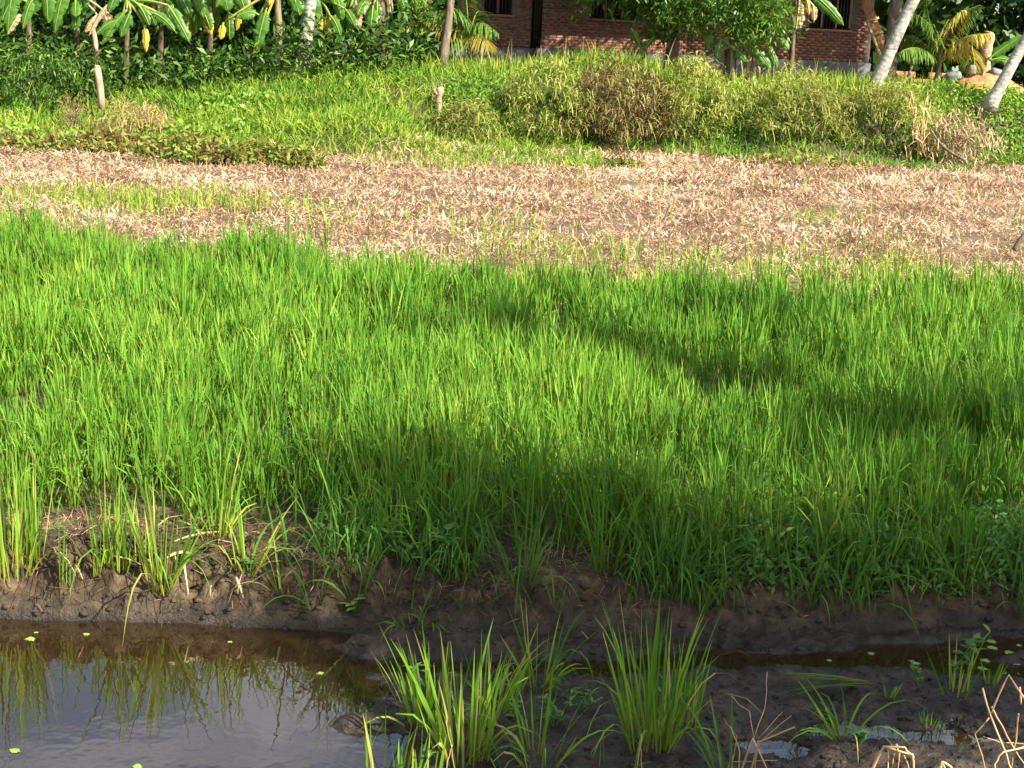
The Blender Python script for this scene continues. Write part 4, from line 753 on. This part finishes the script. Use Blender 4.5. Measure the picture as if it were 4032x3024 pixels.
# arching grass spilling over the brink of the bank (uncountable)
g = Geo(); n = 5200; x = rng.uniform(-1.5, 4.0, n); y = interp(x, TOP)-.22+.5*rng.random(n); k = rng.random(n) < sstep(-1.5, -.5, x)*sstep(.35, .75, vnoise(x*3.5, x*0+3, 175))*(1-.72*sstep(.9, 1.4, x)); x, y = x[k], y[k]; n = len(x)
az = rng.normal(-1.57, 1.3, n); P = np.stack([x, y, mud_z(x, y)-.01], 1); strips(g, P, dirs(az, np.abs(rng.normal(.3, .2, n))), rng.uniform(.2, .62, n), rng.uniform(.007, .015, n), rng.uniform(.2, 2.2, n), 6, 'grass')
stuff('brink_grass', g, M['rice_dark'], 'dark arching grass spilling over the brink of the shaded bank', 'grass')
# broad-leaved weeds
def weed(px, py, h, nl, L, W, label, mat='weed', at=None):
    b = onmud(px, py) if at is None else np.asarray(at, float); t = thing('weed', label, 'weed', b); g = Geo(); n = 3; hts = []
    for s in range(n):
        e = b+np.array([rng.normal(0, .3*h), rng.normal(0, .2*h), h*rng.uniform(.6, 1)]); c = bez(b-[0, 0, .03], (b+e)/2+[0, 0, .1*h], e, 6); tube(g, c, .0035, 5); hts.append(c)
    part('stem', g, M['weed'], t); g = Geo(); P = np.array([hts[rng.integers(n)][rng.integers(2, 6)] for _ in range(nl)]); D = dirs(rng.uniform(0, 2*math.pi, nl), rng.uniform(.8, 1.5, nl)); sd = nrm(np.cross(D, [0, 0, 1.0]))
    Lv = L*rng.uniform(.6, 1.2, nl); Wv = W*rng.uniform(.7, 1.2, nl)
    if nl <= 26:
        for i in range(nl):
            gb = Geo(); strips(gb, P[i:i+1], D[i:i+1], Lv[i:i+1], Wv[i:i+1], .5, 4, 'leaf', side=sd[i:i+1]); part('leaf', gb, M[mat], t)
    else:
        strips(g, P, D, Lv, Wv, .5, 4, 'leaf', side=sd); o = part('foliage', g, M[mat], t); o['kind'] = 'stuff'
weed(1750, 2240, .26, 16, .12, .045, 'broad-leaved weed right of its pair on the middle bank')
weed(1605, 2225, .24, 14, .11, .045, 'broad-leaved weed left of its pair on the middle bank')
weed(1392, 2412, .10, 7, .09, .035, 'pale little weed alone on the dark mud slope', 'float')
weed(980, 2270, .14, 16, .04, .03, 'clover-like weed on the brink of the left mud bank')
weed(2720, 2280, .16, 12, .09, .04, 'round-leaved weed at the left end of the herbs')
weed(3180, 1960, .4, 26, .09, .03, 'tall leafy herb in the shade between the grass clumps')
weed(2960, 2060, .4, 22, .09, .03, 'tall leafy herb behind the low herb mat')
weed(2290, 2800, .12, 40, .05, .015, 'feathery low weed on the mud left of the biggest rice clump')
weed(2180, 2860, .18, 50, .06, .012, 'feathery taller weed in front of the ragged clump')
weed(2020, 2830, .10, 16, .04, .03, 'low rounded weed on the mud in the centre')
weed(1660, 2740, .16, 10, .08, .02, 'thin weed leaning over the pond edge')
weed(3730, 2690, .3, 40, .07, .035, 'leafy water weed around the reedy plant on the right')
weed(3620, 2700, .14, 18, .05, .025, 'low leafy weed left of the reedy plant')
weed(3380, 2930, .08, 22, .05, .035, 'round-leaved weed at the foot of the limp rice plant')
# low herb mat on the right bank (uncountable)
g = Geo(); n = 6000; x = rng.uniform(1.0, 4.2, n); y = interp(x, TOP)-.10+rng.random(n)**1.2*.75; k = rng.random(n) < sstep(1.0, 1.5, x); x, y = x[k], y[k]
z = surf(x, y)+rng.random(len(x))*(.05+.24*sstep(-.12, .12, y-interp(x, TOP))*(.5+1.0*vnoise(x*4, y*4, 160))); leaves(g, np.stack([x, y, z], 1), .066, .027, (0, -.3, .5), .4, 2); stuff('herb_mat', g, M['weed'], 'low mat of small-leaved green herbs along the right bank', 'herbs')
# litter and roots on the mud bank
g = Geo(); n = 4200; x = rng.uniform(-3.6, 3.6, n); y = interp(x, FOOT)+.05+rng.random(n)**.5*.8; z = mud_z(x, y)+.006
strips(g, np.stack([x, y, z], 1), dirs(rng.uniform(0, 6.28, n), rng.uniform(1.2, 1.75, n)), rng.uniform(.03, .16, n), .006, rng.uniform(-.2, .8, n), 3, 'straw', rr=np.clip(rng.normal(.15, .3, n), 0, 1)); stuff('bank_litter', g, M['straw'], 'bits of dead straw and roots strewn on the mud bank', 'litter')
ph = (1+5**.5)/2; IV = nrm(np.array([[-1, ph, 0], [1, ph, 0], [-1, -ph, 0], [1, -ph, 0], [0, -1, ph], [0, 1, ph], [0, -1, -ph], [0, 1, -ph], [ph, 0, -1], [ph, 0, 1], [-ph, 0, -1], [-ph, 0, 1]]))
IF = np.array([[0, 11, 5], [0, 5, 1], [0, 1, 7], [0, 7, 10], [0, 10, 11], [1, 5, 9], [5, 11, 4], [11, 10, 2], [10, 7, 6], [7, 1, 8], [3, 9, 4], [3, 4, 2], [3, 2, 6], [3, 6, 8], [3, 8, 9], [4, 9, 5], [2, 4, 11], [6, 2, 10], [8, 6, 7], [9, 8, 1]])
def clods(g, x, y, r):
    n = len(x); c = np.stack([x, y, mud_z(x, y)-r*.15], 1); V = c[:, None]+IV[None]*r[:, None, None]*rng.uniform(.55, 1.3, (n, 12, 1))*np.array([1.25, 1.1, .7]); F = (IF[None]+(np.arange(n)*12)[:, None, None]).reshape(-1, 3); g.add(V.reshape(-1, 3), F)
g = Geo(); n = 5200; x = rng.uniform(-3.7, 3.7, n); y = interp(x, FOOT)-.02+rng.random(n)**.8*.75; k = rng.random(n) < np.where(x < -.2, 1, .55); clods(g, x[k], y[k], .006+.022*rng.random(k.sum())**3)
n = 5000; x = rng.uniform(-.9, 3.4, n); y = rng.uniform(6.3, 8.2, n); k = mud_z(x, y) > .004; clods(g, x[k], y[k], .005+.016*rng.random(k.sum())**3)
stuff('mud_clods', g, M['mud'], 'crumbly clods of dark mud on the bank and the channel bed', 'mud')
g = Geo(); n = 520; x = rng.uniform(-3.5, .2, n); y = interp(x, FOOT)+.12+rng.random(n)*.45; P = np.stack([x, y, mud_z(x, y)+.012], 1)
strips(g, P, nrm(np.stack([rng.normal(.25, .5, n), rng.uniform(-1.2, -.5, n), rng.normal(-.55, .3, n)], 1)), rng.uniform(.06, .24, n), .0055, .35, 5, 'stem', rr=np.clip(rng.normal(.05, .18, n), 0, 1)); stuff('bank_roots', g, leafmat('root', [(.025, .014, .008), (.07, .04, .02), (.28, .18, .09)], trans=0), 'dark thread-like roots trailing down the left mud bank', 'roots')
for px, py, qx, qy, w_, lab in ((720, 2175, 745, 2345, .014, 'dry curled leaf hanging down the left mud bank'), (690, 2180, 705, 2260, .009, 'pale straw root hanging beside the big rice tuft'), (660, 2205, 760, 2185, .018, 'flat pale dead leaf on the brink of the mud bank'), (690, 2140, 900, 2100, .012, 'long straw lying along the top of the left bank'), (420, 2200, 560, 2230, .010, 'bent straw across the hollow of the left bank'), (930, 2280, 960, 2360, .018, 'dark root stub in the notch of the mud bank'), (330, 2290, 300, 2230, .009, 'thin dead root arching out of the left bank')):
    a = onmud(px, py)+[0, -.02, .02]; b = onmud(qx, qy)+[0, -.02, .015]; g = Geo(); c = bez(a, (a+b)/2+[0, -.03, .05], b, 8); n = 8; tg = nrm(np.gradient(c, axis=0)); sd = nrm(np.cross(tg, [.2, -1, .4])); wv = w_*np.interp(np.linspace(0, 1, n), [0, .4, 1], [.5, 1, .3])
    V = np.stack([c-sd*wv[:, None]/2, c+[0, -.006, .004], c+sd*wv[:, None]/2], 1).reshape(-1, 3); F = [[i*3+j, i*3+j+1, i*3+j+4, i*3+j+3] for i in range(n-1) for j in range(2)]; g.add(V, F, .5, .6 if 'root' in lab else .9); solo('dead_leaf', g, M['stalk'] if 'dark' not in lab else M['straw'], lab, 'dead leaf', a)

# floating water plants
def floater(px, py, r, label, n=11):
    r *= .68; p = atZ(px, py, .004); g = Geo(); a = np.arange(n)*2.4+r*90; D = np.stack([np.cos(a), np.sin(a), np.full(n, .22)], 1); sd = nrm(np.stack([-np.sin(a), np.cos(a), 0*a], 1))
    strips(g, np.repeat(p[None], n, 0), D, r*rng.uniform(.6, 1.1, n), r*.75, .5, 4, 'leaf', side=sd); solo('floating_plant', g, M['float'], label, 'water plant', p, 'floating water plants')
floater(120, 2515, .05, 'pale floating plant on the pond near the left mud bank'); floater(142, 2490, .02, 'tiny floating leaf above the pale plant on the pond'); floater(340, 2497, .035, 'flat floating plant under the middle of the left bank'); floater(55, 2955, .045, 'floating plant in the bottom left corner of the pond'); floater(905, 2527, .025, 'small floating leaf on the pond below the notch'); floater(540, 3018, .045, 'floating plant cut by the bottom edge of the pond'); floater(1262, 2650, .03, 'small floating plant at the tip of the mud spit')
for k, (px, py, r) in enumerate(((3905, 2525, .05), (3908, 2550, .05), (3980, 2570, .06), (4015, 2575, .05), (3880, 2600, .05), (3605, 2610, .04), (3430, 2572, .035), (3870, 2632, .05), (4000, 2612, .05), (3545, 2660, .05), (4012, 2540, .03), (3090, 2530, .04), (3265, 2600, .03))):
    lab = ['topmost round floating plant near the right edge', 'round floating plant just under the topmost right one', 'wide floating plant in the right group', 'floating plant touching the right edge', 'floating plant left of the right group', 'floating plant left of the reedy plant', 'lone floating leaf on the dark channel', 'floating plant just right of the reedy plant', 'lowest floating plant at the right edge', 'leafy floating plant left of the reedy hummock', 'small floating leaf right of the topmost one', 'small rosette plant on the mud slope', 'flat leaf on the channel left of the lone one'][k]
    if k == 11: 
        p = onmud(px, py); floater(px, py, r, lab)
    else: floater(px, py, r, lab)

# dry stalks on the near bank at the bottom right
def stalks(lab, Y, polys, base):
    b = atY(*base, Y); b[2] = min(b[2], float(mud_z(np.array([b[0]]), np.array([Y]))[0])); t = thing('dry_stalks', lab, 'dry stalks', b, 'dry stalks on the near bank')
    for pts, r in polys:
        g = Geo(); P = np.array([atY(px, py, Y+dy) for px, py, dy in pts]); k = np.linspace(0, len(P)-1, len(P)*3-2); i = np.minimum(k.astype(int), len(P)-2); f = (k-i)[:, None]; P = P[i]*(1-f)+P[i+1]*f; P = P+rng.normal(0, .0015, P.shape)
        tube(g, P, r*.46*np.linspace(1.1, .7, len(P))*rng.uniform(.9, 1.15, len(P)), 6, rr=rng.random()); part('stalk', g, M['stalk'], t)
stalks('bundle of sunlit golden dry stalks at the bottom right of centre', 5.7, [(((2900, 3080, 0), (2965, 2910, 0)), .010), (((2935, 3090, 0), (2990, 2920, -.02), (3130, 2862, 0)), .009), (((2965, 2905, 0), (3045, 3080, -.03)), .008), (((2985, 2915, .02), (2965, 3080, 0)), .008), (((2880, 3000, .02), (3060, 2992, 0)), .005), (((2905, 3080, .05), (2912, 2960, .05), (2880, 2860, .05)), .006), (((2970, 2905, .02), (3010, 2790, .03), (3018, 2720, .03), (3018, 2645, .03)), .0035), (((2985, 2910, .03), (3080, 2805, .03)), .003), (((3000, 2915, .03), (3115, 2815, .03)), .003), (((2970, 2910, .02), (2950, 2800, .05), (2910, 2775, .05), (2882, 2740, .05)), .004), (((2870, 3080, 0), (2900, 2900, 0), (2850, 2830, 0)), .004)], (2940, 3100))
stalks('bent over pale dry stalk arch at the bottom right', 5.6, [(((3415, 3060, 0), (3480, 2940, 0), (3590, 2970, 0), (3605, 3060, 0)), .013), (((3480, 2940, -.02), (3560, 2945, -.03), (3600, 2985, -.02)), .010), (((3500, 2955, .01), (3490, 3060, 0)), .007), (((3520, 2955, .01), (3510, 3060, 0)), .006), (((3540, 2965, -.02), (3530, 3060, 0)), .007), (((3560, 2975, 0), (3590, 3060, 0)), .006), (((3530, 2932, 0), (3535, 2960, 0)), .012)], (3500, 3100))
stalks('short broken dry stalk at the bottom edge on the right', 5.6, [(((3690, 3060, 0), (3710, 3000, 0), (3745, 3020, 0), (3740, 3060, 0)), .012), (((3710, 3000, 0), (3730, 3060, 0)), .009)], (3715, 3100))
stalks('tall crossed dry stalks in the bottom right corner', 5.9, [(((4060, 2800, 0), (3970, 2655, 0), (3910, 2790, 0), (3905, 2810, 0)), .009), (((3868, 2710, 0), (3900, 2820, 0), (3960, 2970, 0), (3995, 3080, 0)), .009), (((3905, 2780, .02), (3965, 2900, .02), (4010, 2980, .02), (4060, 3040, .02)), .008), (((4012, 2810, .03), (3990, 2960, .03), (3975, 3080, .03)), .007), (((3870, 2900, .03), (3940, 2925, .03), (4070, 2930, .03)), .006), (((4060, 2935, 0), (3950, 2960, 0), (3915, 3010, 0), (3920, 3080, 0)), .009), (((3895, 2825, .02), (3840, 2890, .02), (3880, 3020, .02), (3900, 3080, 0)), .006), (((4015, 2705, 0), (4022, 2770, 0)), .009)], (3960, 3100))
stalks('thin grey dead stalk in front of the big sunlit rice clump', 6.3, [(((1795, 3080, 0), (1775, 2930, 0), (1755, 2840, 0)), .005), (((1780, 2935, 0), (1760, 3000, 0), (1755, 3080, 0)), .004)], (1790, 3090))
stalks('thin red brown twig at the bottom edge below the biggest clump', 6.3, [(((2530, 3080, 0), (2522, 2960, 0), (2528, 2890, 0)), .004)], (2530, 3090))

# ------------------------------------------------------------------ roadside trees behind the viewer: their shade falls into the picture
def shade_tree(label, base, patches, leafL=.17):
    """a tall tree whose leaf clumps hang where its shade on the paddy is seen; patches = (px, py, ground z, height above, radius, leaves)"""
    base = np.asarray(base, float); t = thing('roadside_tree', label, 'tree', base, 'roadside trees behind the viewer'); g = Geo(); H = 5.2; fork = base+[0, 0, H]
    tube(g, bez(base-[0, 0, .5], base+[.2, 0, H*.5], fork, 9), np.linspace(.26, .17, 9), 9); cg = Geo()
    for px, py, z, h, r, n in patches:
        p = atZ(px, py, z)+SD*(h/SD[2]); tube(g, bez(fork-[0, 0, .2], (fork+p)/2+[0, 0, .5], p, 8), np.linspace(.09, .02, 8), 6)
        crown_geo(cg, p, (r, r, r*.5), n, leafL, .075, max(6, int(10*r)), .22, (0, 0, -.3))
    part('trunk', g, M['bark'], t, smooth=True); part('crown', cg, M['mango'], t)
shade_tree('tall roadside tree whose crown shades the right of the channel', (7.0, .8, 1.5), [(2300, 2780, 0, 5.8, .6, 714), (2500, 2600, 0, 6, .8, 816), (3000, 2750, 0, 6, .8, 884), (3500, 2600, 0, 6.2, .85, 952), (3950, 2740, 0, 6, .6, 700), (2000, 2500, 0, 6.5, .65, 612), (1550, 2480, 0, 6.8, .45, 340), (3300, 2700, 0, 6, .4, 200), (2900, 2400, .1, 6.5, .7, 714), (3800, 2400, .1, 6.5, .8, 816), (2300, 2350, .2, 7, .6, 357), (1750, 2300, .2, 7, .5, 309), (4200, 2650, 0, 6.2, .9, 850), (2700, 2480, 0.05, 6.5, .7, 700), (3300, 2470, .05, 6.5, .7, 700), (3700, 2500, 0.05, 6.4, .6, 500), (1420, 2330, .3, 7.2, .35, 204)])
shade_tree('second roadside tree whose crown dapples the rice', (10.5, 3.0, 1.0), [(1600, 1980, .5, 7.5, .55, 309), (2000, 2000, .5, 7.5, .6, 357), (1850, 1830, .8, 8, .45, 340), (2500, 2050, .5, 7.5, .6, 185), (3000, 2050, .5, 7.5, .7, 214), (3500, 2050, .5, 8, .7, 214), (3900, 2000, .6, 8, .7, 228), (3700, 1620, .8, 8.5, .65, 510), (3950, 1560, .8, 8.5, .6, 442), (3350, 1680, .8, 8.5, .45, 204), (2080, 1230, .8, 9, .55, 520), (2400, 1310, .8, 9, .6, 420), (2850, 1370, .8, 9, .6, 420), (2980, 1180, .8, 9.3, .35, 260), (2100, 1090, .8, 9.3, .35, 170), (1300, 1880, .7, 8, .35, 153), (2300, 1900, .7, 8, .5, 190)])
